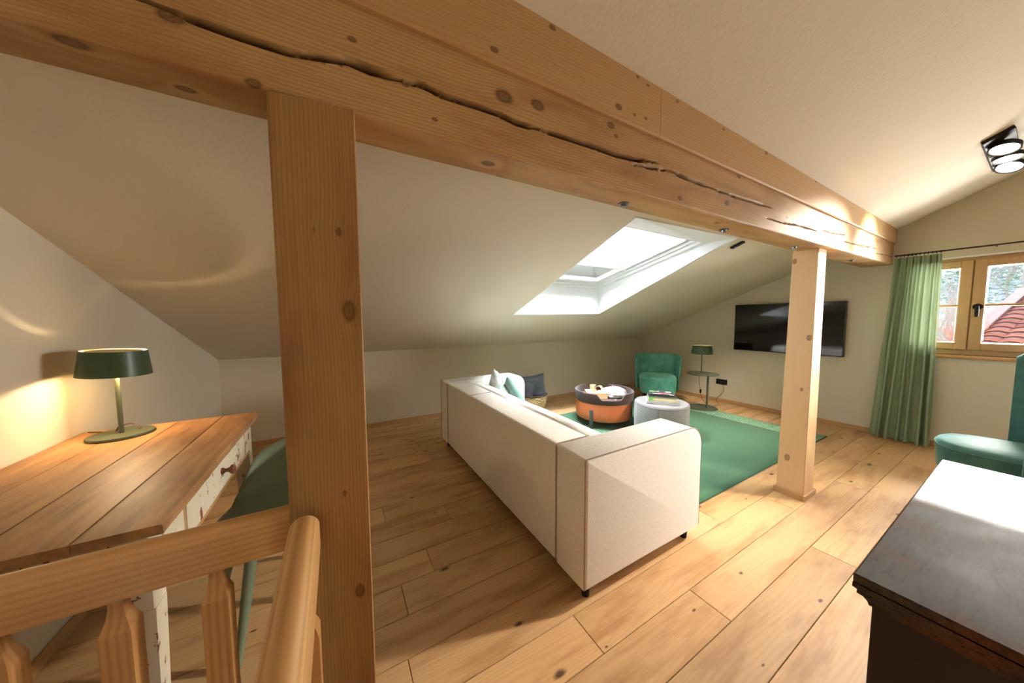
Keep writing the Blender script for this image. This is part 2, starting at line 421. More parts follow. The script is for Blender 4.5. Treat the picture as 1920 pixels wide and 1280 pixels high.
o = B().box(XR-.013, XR, YF, YB-.013, 0, bz, .003, 1).build('baseboard_right', M['skirt'], smooth=False); tag(o, 'oak skirting under the television', 'baseboard', kind='structure')
o = B().box(XL, XL+.013, stair_y, YB-.013, 0, bz, .003, 1).build('baseboard_left', M['skirt'], smooth=False); tag(o, 'oak skirting under the desk', 'baseboard', kind='structure')
# stairwell beside the camera
st = B(); st.box(XL-.02, stair_x+.0, stair_y, stair_y+.02, -2.6, -.023); st.box(stair_x, stair_x+.02, -1.6, stair_y, -2.6, -.023); st.box(XL, stair_x, -1.62, -1.6, -2.6, -.023); st.box(XL, stair_x, -1.6, stair_y, -2.65, -2.6); st.box(XL-.02, XL, -1.6, stair_y, -2.6, -.2)
o = st.build('trim_3', M['wall'], smooth=False); tag(o, 'plastered sides of the stair opening', 'stairwell', kind='structure')
stw = wood('stair_wood', 'x', (205, 158, 100), (170, 120, 70), freq=60)
stairs = thing('staircase', 'pine stairs going down beside the railing', 'stairs', (XL, .86, -2.6))
for i in range(12):
    B().box(.02, .94, -.35-.19*i, -.09-.19*i, .2+.19*i, .24+.19*i, .006, 1).build('tread', stw, stairs, smooth=False)

# ------------------------------------------------------------------ beam
def bandpt(n, x, y=None, z=None): pass
FBy = .9
bknots = []
for (px, py, r) in ((945, 181, .030), (1008, 197, .024), (320, 30, .020), (660, 73, .010), (760, 158, .010), (815, 224, .008), (1145, 235, .018), (1155, 255, .01), (1195, 212, .012), (1275, 371, .015), (1278, 218, .014), (1363, 380, .02), (1385, 330, .018), (1395, 205, .01), (1475, 408, .012), (1530, 380, .012), (475, 156, .014), (1130, 356, .020)):
    x = 1.0; p = None
    for _ in range(12):     # meet the (slightly bent) front face
        p = P(px, py, 'y', FBp(x).y); x = p.x
    bknots.append((tuple(p), r))
for (px, py, r) in ((915, 305, .022), (132, 75, .022), (348, 163, .016), (935, 330, .012), (640, 235, .012), (1345, 417, .016)):
    p = P(px, py, 'z', zb(0)+.004); bknots.append((tuple(p), r))
M['beam'] = wood('spruce_beam', 'x', (192, 158, 106), (162, 122, 74), knot='5b3a1e', freq=105, pith=(0, 1.05, 2.9), knots=bknots, wob=.07, contrast=.7, stain=(150, 106, 62), crack=True, rough=.6, spec=.3, bstr=.2)
pk = []
for (px, py, r) in ((927, 93, .012), (1036, 52, .012), (1160, 200, .016), (1190, 215, .008), (1196, 144, .008), (1215, 160, .008), (1211, 222, .008), (1357, 242, .009), (1437, 287, .014), (1360, 160, .01), (1270, 190, .009), (1530, 340, .012)):
    x = 1.0
    for _ in range(12): p = P(px, py, 'y', FBp(x).y-.018); x = p.x
    pk.append((tuple(p), r))
M['plankbeam'] = wood('spruce_upper_plank', 'x', (192, 158, 106), (168, 128, 80), knot='5b3a1e', freq=75, pith=(0, .86, 2.5), knots=pk, wob=.09, contrast=.5, rough=.6, spec=.3, bstr=.15)
beam = thing('roof_beam', 'long rough spruce roof beam with a deep crack crossing the whole room', 'beam', (0, 0, 0))
cracks = [
 [(150, -40), (270, 0), (365, 38), (430, 62), (490, 82), (540, 98), (600, 108), (657, 117), (740, 149), (787, 158), (833, 180), (890, 198), (933, 213), (967, 230), (1030, 248), (1093, 269), (1110, 274), (1153, 290), (1190, 299), (1240, 306)],
 [(580, 94), (640, 105), (690, 122), (730, 136), (787, 156)],
 [(640, 118), (700, 140), (748, 154)],
 [(790, 170), (850, 190), (900, 206)],
 [(1180, 307), (1215, 314), (1257, 321), (1293, 337), (1360, 363), (1410, 378), (1453, 392)],
 [(1433, 407), (1467, 418), (1493, 422), (1515, 428), (1537, 435)],
 [(1537, 430), (1560, 437), (1592, 442)], [(1577, 451), (1600, 457), (1630, 463), (1645, 467)], [(1600, 456), (1640, 474), (1678, 484)]]
wid = [.0085, .004, .005, .003, .007, .006, .005, .006, .004]
dep = [.035, .012, .015, .008, .025, .02, .015, .02, .012]
c3 = []
for ci, c in enumerate(cracks):
    q = []
    for (px, py) in c:
        x = 1.0
        for _ in range(12): p = P(px, py, 'y', FBp(x).y); x = p.x
        q.append((p.x, p.z))
    c3.append(q)
import bisect
def cz(q, x):
    if x < q[0][0] or x > q[-1][0]: return None
    i = min(max(bisect.bisect([a_[0] for a_ in q], x), 1), len(q)-1)
    (xa, za), (xb, zb_) = q[i-1], q[i]; return za+(zb_-za)*(x-xa)/(xb-xa+1e-9)
NX, NZ = 560, 46
def face_cols():
    xs_ = [XL-.05+(XR-.01-XL+.05)*i/NX for i in range(NX+1)]
    V = []
    for x in xs_:
        f, l = FBp(x), Lp(x)
        rowv = [f.z+(l.z-f.z)*j/NZ for j in range(NZ+1)]
        ctr = cz(c3[0], x)
        if ctr is None: ctr = cz(c3[4], x)
        # pull rows towards the main crack so its lips are sharp
        if ctr is not None and f.z+.02 < ctr < l.z-.02:
            j0 = min(max(round((ctr-f.z)/(l.z-f.z)*NZ), 4), NZ-4)
            w0 = .0045
            offs = {-2: -w0*2.2, -1: -w0*1.1, 0: 0, 1: w0*1.1, 2: w0*2.2}
            lowN = j0-2; hiN = NZ-(j0+2)
            rowv = [f.z+(ctr-w0*2.2-f.z)*j/lowN for j in range(lowN+1)]+[ctr-w0*1.1, ctr, ctr+w0*1.1]+[ctr+w0*2.2+(l.z-ctr-w0*2.2)*j/hiN for j in range(hiN+1)]
        col = []
        for z in rowv:
            d = 0
            for q, w_, dp in zip(c3, wid, dep):
                c = cz(q, x)
                if c is None: continue
                e = min(1, (x-q[0][0])/.12, (q[-1][0]-x)/.12); ww = w_*(.35+.65*e)*(.75+.5*mnoise.noise(Vector((x*9, 3, 0))))
                dz = abs(z-c)
                if dz < ww: d = max(d, dp*e*(1-(dz/ww)**2))
            wav = .0015*mnoise.noise(Vector((x*4, z*9, 1)))+.0012*mnoise.noise(Vector((x*1.3, z*25, 5)))
            edge = 0
            tt = min(z-f.z, .012)
            if z-f.z < .006: edge = .006-math.sqrt(max(0, .006**2-(.006-(z-f.z))**2))
            col.append((x, f.y+d+wav+edge*.8, z))
        V.append(col)
    return V
V = face_cols(); bm = bmesh.new()
fv = [[bm.verts.new(p) for p in c] for c in V]
for a_, b_ in zip(fv, fv[1:]):
    for j in range(NZ): bm.faces.new((a_[j], b_[j], b_[j+1], a_[j+1]))
# underside, back and top of the lower timber
bk = []
for i, c in enumerate(V):
    x = c[0][0]; bb = BBp(x); w_ = .002*mnoise.noise(Vector((x*3, 8, 2)))
    mids = [(x, c[0][1]+(bb.y-c[0][1])*t, c[0][2]+w_) for t in (.12, .5, .9)]
    bk.append([fv[i][0]]+[bm.verts.new(p) for p in mids]+[bm.verts.new((x, bb.y, bb.z+.01)), bm.verts.new((x, bb.y+.003, c[-1][2])), fv[i][-1]])
for a_, b_ in zip(bk, bk[1:]):
    for j in range(len(a_)-1): bm.faces.new((b_[j], a_[j], a_[j+1], b_[j+1]))
for q, ring in ((0, fv[0]+bk[0][5:0:-1]), (1, fv[-1]+bk[-1][5:0:-1])): bm.faces.new(ring)
bmesh.ops.recalc_face_normals(bm, faces=bm.faces[:])
bb = B(); bb.merge(bm); tmb = bb.build('timber', M['beam'], beam, ang=50)
at = tmb.data.attributes.new('crack', 'FLOAT', 'POINT')
import numpy as np
fly = {}
for i_, v_ in enumerate(tmb.data.vertices):
    d_ = v_.co.y-FBp(v_.co.x).y
    if .0035 < d_ < .05 and v_.co.z > FBp(v_.co.x).z+.013 and v_.co.z < Lp(v_.co.x).z-.002: at.data[i_].value = min(.9, (d_-.0035)/.012)
def upper(x0, x1):
    bb = B(); n = 16
    def fn(u, v):
        x = x0+(x1-x0)*u; l = Lp(x, -.018); t = Tp(x); yb2 = BBp(x).y
        ring = [(l.y, l.z+.006), (l.y+.006, l.z), (yb2, l.z), (yb2, t.z+.02), (t.y, t.z+.02), (l.y, l.z+.006)]
        k_ = int(round(v*5)); return (x, ring[k_][0], ring[k_][1])
    bb.grid(fn, n, 5)
    for x in (x0, x1): bb.poly([fn((x-x0)/(x1-x0), v/5) for v in range(5)])
    bmesh.ops.remove_doubles(bb.bm, verts=bb.bm.verts[:], dist=1e-5); bmesh.ops.recalc_face_normals(bb.bm, faces=bb.bm.faces[:])
    return bb.build('upper_plank', M['plankbeam'], beam, smooth=False)
xj = 1.19
upper(XL-.04, xj-.0012); upper(xj+.0012, XR-.008)
for (px, py) in ((1169, 381), (1358, 430), (1490, 462), (1597, 487), (1653, 502)):
    x = 2.0
    for _ in range(20): p = P(px, py, 'z', zb(x)); x = p.x
    bb = B(); bb.lathe([(0, -.003), (.024, -.003), (.024, .0), (0, 0)], (p.x, p.y, p.z-.001), 20)
    bb.lathe([(0, -.014), (.012, -.014), (.012, -.003), (0, -.003)], (p.x, p.y, p.z-.001), 6)
    bb.build('bolt', M['steel'], beam)
pz = zb(3.1)
def post(name, label, base, top, z0, z1, mat, plinth):
    """base, top: 4 xy corners"""
    cx = sum(p[0] for p in base)/4; cy = sum(p[1] for p in base)/4
    t = thing(name, label, 'post', (cx, cy, 0))
    bb = B().hexa([(x-cx, y-cy, z0) for x, y in base]+[(x-cx, y-cy, z1) for x, y in top], .003, 1)
    bb.build('shaft', mat, t)
    if plinth:
        xs_ = [p[0]-cx for p in base]; ys_ = [p[1]-cy for p in base]; e = .014
        bb = B(); x0, x1, y0, y1 = min(xs_), max(xs_), min(ys_), max(ys_)
        bb.box(x0-e, x1+e, y0-e, y0-.0005, 0, .045, .002, 1); bb.box(x0-e, x1+e, y1+.0005, y1+e, 0, .045, .002, 1)
        bb.box(x0-e, x0-.0005, y0, y1, 0, .045, .002, 1); bb.box(x1+.0005, x1+e, y0, y1, 0, .045, .002, 1)
        bb.build('plinth', M['skirt'], t, smooth=False)
    return t
# near post
z1 = zb(0); fl = P(498, 168, 'z', z1); fr = P(665, 205, 'z', z1); yb_l = BBp(0).y
nk = [((fr.x-.03-.0, fl.y-.97, z), r) for z, r in ((1.18, .022), (.50, .016))]
cx0 = (fl.x+fr.x)/2; cy0 = ((fl.y+fr.y)/2+yb_l)/2
nk = []
for (kx, ky, kr_) in ((655, 583, .024), (675, 1105, .018), (586, 428, .010), (646, 925, .008), (635, 435, .010)):
    p = P(kx, ky, 'y', fl.y+(fr.y-fl.y)*.7); nk.append(((p.x-cx0, p.y-(fl.y+fr.y)/2-(yb_l-(fl.y+fr.y)/2)/2, p.z), kr_))
M['post1'] = wood('shaded_spruce_post', 'z', (176, 140, 92), (146, 106, 62), knot='6a4322', freq=115, pith=(-.55, .02, 0), knots=nk, wob=.05, contrast=.5, stain=(140, 94, 52), rough=.6, spec=.3, bstr=.2)  # near post: spruce colour darkened to stand in for its shade
fb = [(fl.x, fl.y), (fr.x, fr.y), (fr.x, yb_l), (fl.x, yb_l)]
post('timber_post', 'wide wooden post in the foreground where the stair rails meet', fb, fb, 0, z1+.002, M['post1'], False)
# far post
t1 = P(1482, 471, 'z', pz); t2 = P(1537, 465, 'z', pz); t3 = P(1556, 468, 'z', pz)
top = [(t2.x-.01, t2.y), (t3.x, t2.y), (t3.x, t1.y), (t2.x-.01, t1.y)]
base = [(2.985, .847), (3.175, .847), (3.175, 1.012), (2.985, 1.012)]
cx1 = sum(p[0] for p in base)/4; cy1 = sum(p[1] for p in base)/4
nk = []
for (kx, ky, kr_) in ((1517, 633, .020), (1503, 730, .013), (1476, 857, .024), (1490, 490, .018)):
    x = 3.0
    for _ in range(8): p = P(kx, ky, 'x', x); x = 2.985+(t2.x-.01-2.985)*p.z/pz
    nk.append(((p.x-cx1, p.y-cy1, p.z), kr_))
M['post2'] = wood('pale_spruce_post', 'z', (228, 196, 152), (206, 166, 118), knot='7a4d2a', freq=100, pith=(.06, .6, 0), knots=nk, wob=.03, contrast=.5, rough=.6, spec=.3, bstr=.15)
post('timber_post', 'pale slim wooden post beside the rug in front of the television', base, top, 0, pz+.003, M['post2'], True)

# ------------------------------------------------------------------ stair railing
M['rail'] = wood('lacquered_pine', 'x', (216, 168, 108), (186, 134, 78), knot='5b3516', freq=70, pith=(0, .04, -.1), knots=[((-.06+.12, -.022, -.03), .008), ((-.28, -.022, -.02), .007), ((-.5, .0, .05), .006)], wob=.03, contrast=.6, rough=.3, spec=.5)
M['raily'] = wood('lacquered_pine_y', 'y', (222, 178, 122), (190, 142, 86), freq=110, pith=(.01, 0, -.1), wob=.02, contrast=.9, rough=.28, spec=.5)
M['balu'] = wood('lacquered_pine_z', 'z', (204, 154, 96), (170, 118, 66), freq=80, pith=(.05, .03, 0), wob=.03, contrast=.8, rough=.35, spec=.5)
def rail_prof(w, h, r=.022, n=6):
    pts = [(-w/2, -h), (w/2, -h)]
    pts += [(w/2-r+r*math.cos(a_), -r+r*math.sin(a_)) for a_ in [i*PI/2/n for i in range(n+1)]]
    pts += [(-w/2+r+r*math.cos(a_), -r+r*math.sin(a_)) for a_ in [PI/2+i*PI/2/n for i in range(n+1)]]
    return pts
def sweep(prof_, p0, p1):
    p0, p1 = Vector(p0), Vector(p1); d = (p1-p0).normalized(); s_ = d.cross(Vector((0, 0, 1))).normalized()
    bb = B(); t = bmesh.new(); A = [t.verts.new(p0+s_*u+Vector((0, 0, v))) for u, v in prof_]; Bv = [t.verts.new(p1+s_*u+Vector((0, 0, v))) for u, v in prof_]
    t.faces.new(A[::-1]); t.faces.new(Bv)
    for i in range(len(A)): j = (i+1) % len(A); t.faces.new((A[i], A[j], Bv[j], Bv[i]))
    bmesh.ops.recalc_face_normals(t, faces=t.faces[:]); bb.merge(t); return bb
def baluster(x, y, zt, parent, ox, oy):
    s_, nck = .023, .012
    t = bmesh.new()
    def ring(w, z, rot=0): return [t.verts.new((x-ox+dx*w, y-oy+dy*w, z)) for dx, dy in ((-1, -1), (1, -1), (1, 1), (-1, 1))]
    R_ = [ring(s_, 0), ring(s_, zt-.072), ring(.0135, zt-.042), ring(nck-.001, zt-.022), ring(nck-.001, zt+.001)]
    zt0 = zt
    for a_, b_ in zip(R_, R_[1:]):
        for i in range(4): j = (i+1) % 4; t.faces.new((a_[i], a_[j], b_[j], b_[i]))
    t.faces.new(R_[0][::-1]); t.faces.new(R_[-1]); bmesh.ops.recalc_face_normals(t, faces=t.faces[:])
    bb = B(); bb.merge(t); return bb.build('baluster', M['balu'], parent, smooth=False)
rl = thing('stair_railing', 'pine railing with tapered balusters running in front of the desk', 'railing', (-.6, .925, 0))
o = sweep(rail_prof(.05, .098), (XL+.6+.001, 0, .897), (fl.x-.001+.6, 0, .897)).build('handrail', M['rail'], rl)
for x in (-.262, -.413, -.564, -.715, -.866, -1.01): baluster(x, .925, .80, rl, -.6, .925)
o = sweep([(-.025, -.045), (.025, -.045), (.025, 0), (-.025, 0)], (XL+.602, 0, .10), (fl.x-.001+.6, 0, .10)).build('bottom_rail', M['rail'], rl)
rl2 = thing('stair_railing', 'pine railing with rounded handrail coming from the post towards the viewer', 'railing', (-.085, .2, 0))
o = sweep(rail_prof(.062, .085, .03, 8), (0, fr.y-.2-.004, .893), (0, -1.6-.2, .893)).build('handrail', M['raily'], rl2)
for y in (.70, .55, .40, .25, .1, -.05, -.2, -.35, -.5, -.65, -.8, -.95, -1.1, -1.25, -1.4): baluster(-.075, y, .81, rl2, -.085, .2)

# ------------------------------------------------------------------ skylight window
sky_ = thing('window_2', 'white roof window with a roller blind half drawn', 'skylight', (0, 0, 0), kind='structure')
e = Vector((0, SK['yt']-SK['yb'], SK['zt']-SK['zbt'])); eL = e.length; ey = e.normalized(); en = Vector((0, -ey.z, ey.y)); en = Vector((0, ey.z*-1, ey.y))
nrm = Vector((0, -ey.z, ey.y))*1.0
if nrm.z < 0: nrm = -nrm
MS = Matrix(((1, 0, 0, 0), (0, ey.y, nrm.y, 0), (0, ey.z, nrm.z, 0), (0, 0, 0, 1))).transposed()
MS = Matrix((Vector((1, 0, 0)), ey, nrm)).transposed().to_4x4(); MS.translation = Vector((SX0, SK['yb'], SK['zbt']))
Wd = SX1-SX0
def ringframe(bb, x0, x1, y0, y1, w, z0, z1, bev=.003, M_=None):
    bb.box(x0, x0+w, y0, y1, z0, z1, bev, 1, M_); bb.box(x1-w, x1, y0, y1, z0, z1, bev, 1, M_)
    bb.box(x0+w, x1-w, y0, y0+w, z0, z1, bev, 1, M_); bb.box(x0+w, x1-w, y1-w, y1, z0, z1, bev, 1, M_)
bb = B(); ringframe(bb, .002, Wd-.002, -.01, eL+.02, .045, .0, .15, M_=MS); bb.build('frame', M['white'], sky_, smooth=False)
bb = B(); ringframe(bb, .048, Wd-.048, .038, eL-.02, .035, .03, .13, M_=MS); bb.build('sash', M['white'], sky_, smooth=False)
bb = B(); ringframe(bb, .084, Wd-.084, .074, eL-.05, .055, .06, .12, M_=MS); bb.build('inner_sash', M['white'], sky_, smooth=False)
g = NT('window_glass'); g.b.inputs['Transmission Weight'].default_value = 1; g.b.inputs['IOR'].default_value = 1.45
tr = g.N('BsdfTransparent'); gl = g.N('BsdfGlossy'); gl.inputs['Roughness'].default_value = .02; fr_ = g.N('Fresnel'); mx = g.N('MixShader')
g.l.new(fr_.outputs[0], mx.inputs[0]); g.l.new(tr.outputs[0], mx.inputs[1]); g.l.new(gl.outputs[0], mx.inputs[2])
g.l.new(mx.outputs[0], g.n['Material Output'].inputs[0]); M['glass'] = g.m
B().box(.135, Wd-.135, .125, eL-.1, .085, .09, M=MS).build('pane', M['glass'], sky_, smooth=False)
g = NT('roller_blind_cloth'); g.b.inputs['Base Color'].default_value = (.93, .93, .92, 1)
tl = g.N('BsdfTranslucent'); tl.inputs[0].default_value = (.95, .96, .97, 1); mx = g.N('MixShader'); mx.inputs[0].default_value = .65
g.l.new(g.b.outputs[0], mx.inputs[1]); g.l.new(tl.outputs[0], mx.inputs[2]); g.l.new(mx.outputs[0], g.n['Material Output'].inputs[0]); g.b.inputs['Roughness'].default_value = .9
yb_ = eL*.40
bl = B().box(.05, Wd-.05, yb_, eL-.02, .055, .058, M=MS).build('roller_blind', g.m, sky_, smooth=False)
B().box(.05, Wd-.05, yb_-.02, yb_, .045, .065, .004, 1, MS).build('blind_rail', M['white'], bl, smooth=False)
B().box(.10, Wd-.10, eL-.075, eL-.025, .03, .085, .01, 2, MS).build('blind_box', M['white'], sky_, smooth=False)

# ------------------------------------------------------------------ window in the far gable wall
win = thing('window_1', 'oak casement window with glazing bars above the green chair', 'window', (0, 0, 0), kind='structure')
XW = 5.575
K = XW/XR    # the frame sits back in the wall, sizes follow
def wy(px): return P(px, 560, 'x', XW).y
fy0, fy1, fz0, fz1 = WY0+.0, WY1-.0, WZ0+.0, WZ1-.0
def xbox(bb, x0, x1, y0, y1, z0, z1, bev=.003): bb.box(min(x0, x1), max(x0, x1), min(y0, y1), max(y0, y1), z0, z1, bev, 1)
def xframe(bb, xa, xb, y0, y1, z0, z1, w, wb=None, bev=.004):
    wb = wb or w
    xbox(bb, xa, xb, y0, y0+w, z0, z1, bev); xbox(bb, xa, xb, y1-w, y1, z0, z1, bev)
    xbox(bb, xa, xb, y0+w, y1-w, z0, z0+wb, bev); xbox(bb, xa, xb, y0+w, y1-w, z1-w, z1, bev)
bb = B(); xframe(bb, XW, XW+.09, fy0, fy1, fz0, fz1, .05, .06); xbox(bb, XW, XW+.09, .37, .43, fz0+.06, fz1-.05)
xbox(bb, XW, XW+.09, -.33, -.27, fz0+.06, fz1-.05)
bb.build('frame', M['sashwood'], win, smooth=False)
def sash(y0, y1):
    z0, z1 = fz0+.055, fz1-.045
    bb = B(); xframe(bb, XW-.022, XW+.045, y0, y1, z0, z1, .072)
    s_ = bb.build('sash', M['sashwood'], win, smooth=False)
    zc = (z0+z1)/2+.0
    B().box(XW, XW+.03, y0+.072, y1-.072, zc-.011, zc+.011, .003, 1).build('glazing_bar', M['sashwood'], s_, smooth=False)
    B().box(XW+.012, XW+.016, y0+.08, y1-.08, z0+.08, z1-.08).build('pane', M['glass'], s_, smooth=False)
    return s_
s1 = sash(.418, fy1-.02); s2 = sash(-.288, .410); s3 = sash(fy0+.02, -.302)
hb = B(); hb.lathe([(0, 0), (.03, 0), (.03, .01), (0, .01)], (0, 0, 0), 20, Matrix.Translation((XW-.022, .374, 1.475)) @ Matrix.Rotation(-PI/2, 4, 'Y'))
hb.tube([(XW-.03, .374, 1.475), (XW-.055, .374, 1.475), (XW-.064, .374, 1.46), (XW-.064, .374, 1.375)], [.012, .012, .014, .012], 12)
hb.build('handle', M['black'], s2)
o = B().box(XR-.035, XW, WY0-.03, WY1+.03, .955, WZ0, .006, 2).build('window_sill', wood('sill_wood', 'y', (214, 168, 110), (188, 138, 84), knot='6b4020', freq=50, autok=.02, wob=.03, contrast=.5), win, smooth=False)
B().box(XR+.0, XW, WY0, WY1, WZ1-.012, WZ1-.001).build('lintel_strip', M['white'], win, smooth=False)

# ------------------------------------------------------------------ neighbour house, garden and trees seen through the window
tile_m = NT('clay_tile'); oi = tile_m.N('ObjectInfo'); tile_m.col(tile_m.mix(oi.outputs['Random'], lin((140, 84, 74)), lin((170, 112, 100)))); tile_m.done(.75)
A_ = P(1800, 654, 'x', 9.0); B_ = P(1926, 545, 'x', 12.5)
slope = (B_-A_); sl = slope.length; sd = slope.normalized(); yd = Vector((.12, -1, -.04)).normalized(); nn = sd.cross(yd).normalized()
if nn.z < 0: nn = -nn
house = thing('neighbour_house', 'neighbouring house with red tiled roof and pale pink verge seen outside the window', 'house', tuple(A_))
def hp(u, v, w=0): return sd*u+yd*v+nn*w
t0 = None
NU, NV = 19, 15
du = (sl+1.2)/NU; dv = .21
tb = B()
def tilefn(u, v):
    return sd*(u*(du+.05))+yd*(v*(dv+.02))+nn*(.035*math.sin(PI*v)+.03*(1-u))
for i in range(NU):
    for j in range(NV):
        if t0 is None:
            tb.grid(tilefn, 1, 5); t0 = tb.build('roof_tile', tile_m.m, house); o = t0; md = solid(t0, .015, 0)
        else: o = t0.copy(); COL.objects.link(o)
        o.parent = house; o.location = hp(-1.2+i*du, j*dv+.06)
vb = plain('verge_paint', (170, 130, 132), .6)
def obox(u0, u1, v0, v1, w0, w1, nm, mat):
    B().hexa([hp(u0, v0, w0), hp(u1, v0, w0), hp(u1, v1, w0), hp(u0, v1, w0), hp(u0, v0, w1), hp(u1, v0, w1), hp(u1, v1, w1), hp(u0, v1, w1)]).build(nm, mat, house, smooth=False)
obox(-1.25, sl+.02, -.10, .05, -.08, .07, 'verge_board', vb)
obox(-1.2, sl, .06, NV*dv, -.12, -.02, 'roof_deck', plain('roof_deck', (120, 70, 55), .9))
hw = plain('house_render', (214, 200, 182), .9)
dn = Vector((0, 0, -1))
p0, p1, p2, p3 = hp(-1.0, .1, -.1), hp(sl, .1, -.1), hp(sl, NV*dv-.3, -.1), hp(-1.0, NV*dv-.3, -.1)
B().hexa([Vector((p.x, p.y, -4.5)) for p in (p0, p1, p2, p3)]+[p0, p1, p2, p3]).build('wall', hw, house, smooth=False)
cbase = hp(sl*.80, .75)
ch = B(); ch.box(cbase.x-.2, cbase.x+.2, cbase.y-.2, cbase.y+.2, cbase.z-.3, cbase.z+.55); ch.box(cbase.x-.24, cbase.x+.24, cbase.y-.24, cbase.y+.24, cbase.z+.55, cbase.z+.62)
ch.build('chimney', plain('chimney_brick', (120, 80, 66), .9), house, smooth=False)
gm = NT('meadow_slope'); f = gm.noise(gm.obj(), .5, 5, .65); gm.col(gm.ramp(f, [(.3, lin((150, 160, 148))), (.5, lin((196, 200, 190))), (.7, lin((214, 206, 196)))])); gm.done(.95)
bb = B()
def hill(u, v):
    x = 8+u*50; y = -30+v*60; s_ = max(0, (x-12)/46)
    return (x, y, -4.5+12*s_**.8+1.3*mnoise.noise(Vector((x*.12, y*.12, 0)))*min(1, s_*3))
bb.grid(hill, 60, 60); o = bb.build('ground', gm.m); tag(o, 'grassy hillside rising behind the neighbouring house', 'hillside', kind='structure')
bark = plain('bare_bark', (180, 172, 164), .9); twig_red = plain('red_twigs', (186, 120, 100), .9)
leafm = plain('evergreen_needles', (140, 162, 138), .9)
def tree(name, label, cat, base, h, mat, seed, levels=4, spread=.55, grp=None, crown=None):
    rnd = random.Random(seed); t = thing(name, label, cat, base, 0, grp)
    bb = B(); tips = []
    def br(p, d, L, r, lv):
        n = 3; pts = [p]; q = p
        for _ in range(n):
            d = (d+Vector((rnd.uniform(-.18, .18), rnd.uniform(-.18, .18), rnd.uniform(-.02, .14)))).normalized(); q = q+d*L/n; pts.append(q)
        bb.tube(pts, [r*(1-.4*i/n) for i in range(n+1)], 4, False)
        if lv == 0: tips.append(q); return
        for k_ in range(3 if lv > 1 else 4):
            nd = (d+Vector((rnd.uniform(-1, 1), rnd.uniform(-1, 1), rnd.uniform(-.3, .7)))*spread*1.3).normalized()
            br(pts[rnd.choice((1, 2, 3))], nd, L*rnd.uniform(.55, .8), r*.55, lv-1)
    br(Vector((0, 0, 0)), Vector((0, 0, 1)), h*.42, h*.018, levels)
    bb.build('branches', mat, t, smooth=False)
    if crown:
        cb = B()
        for i in range(900):
            a_ = rnd.uniform(0, 2*PI); zz = rnd.random(); rr = (1-zz)*h*.2*math.sqrt(rnd.random()); p = Vector((rr*math.cos(a_), rr*math.sin(a_), h*(.15+.85*zz)))
            w = .35*h/8; q1 = Vector((rnd.uniform(-w, w), rnd.uniform(-w, w), rnd.uniform(-w, w)*.4)); q2 = Vector((rnd.uniform(-w, w), rnd.uniform(-w, w), rnd.uniform(-w, w)*.4))
            cb.poly([p, p+q1, p+q2])
        f_ = cb.build('needles', crown, t, smooth=False); f_['kind'] = 'stuff'
    return t
def hz(x, y): return hill((x-8)/50, (y+30)/60)[2]
def htree(px, X_, h, **k):
    p = P(px, 588, 'x', X_); return (p.x, p.y, hz(p.x, p.y)-.1)
tree('bare_tree', 'bare pale tree standing behind the verge of the neighbouring roof', 'tree', htree(1868, 17, 0), 5.0, bark, 3, 5)
tree('bare_tree', 'bare tree seen in the narrow left window sash', 'tree', htree(1786, 19, 0), 6.0, bark, 5, 5)
tree('bare_tree', 'farther bare tree at the right edge of the window view', 'tree', htree(1907, 24, 0), 6.0, bark, 8, 5)
bt = tree('bare_tree', 'slim added tree, trunk in the wide sash, unseen crown blocks the sun', 'tree', (16.0, 1.04, hz(16, 1.04)-.1), 6.2, bark, 21, 2)  # added tree: its unseen crown keeps sun from the window gap off the floor
t = bmesh.new(); bmesh.ops.create_icosphere(t, subdivisions=4, radius=1)
for v in t.verts: v.co = Vector((v.co.x*.34, v.co.y*.26, v.co.z*1.0))*(1+.18*mnoise.noise(v.co*4)); v.co.z += 4.3-(hz(16, 1.04)-.1)
B().merge(t).build('sun_block_crown', leafm, bt, smooth=False)
tree('evergreen_tree', 'dark evergreen tree high in the left window sash', 'tree', htree(1800, 30, 0), 5.0, bark, 9, 2, crown=leafm)
tree('evergreen_tree', 'dark evergreen tree behind the bare tree in the wide sash', 'tree', htree(1885, 33, 0), 5.0, bark, 10, 2, crown=leafm)
b0 = P(1775, 660, 'x', 10.0)
tree('red_shrub', 'dense reddish shrub with curling twigs low in the left sash', 'shrub', (b0.x, b0.y, b0.z-.6), 1.5, twig_red, 12, 5, 1.0)

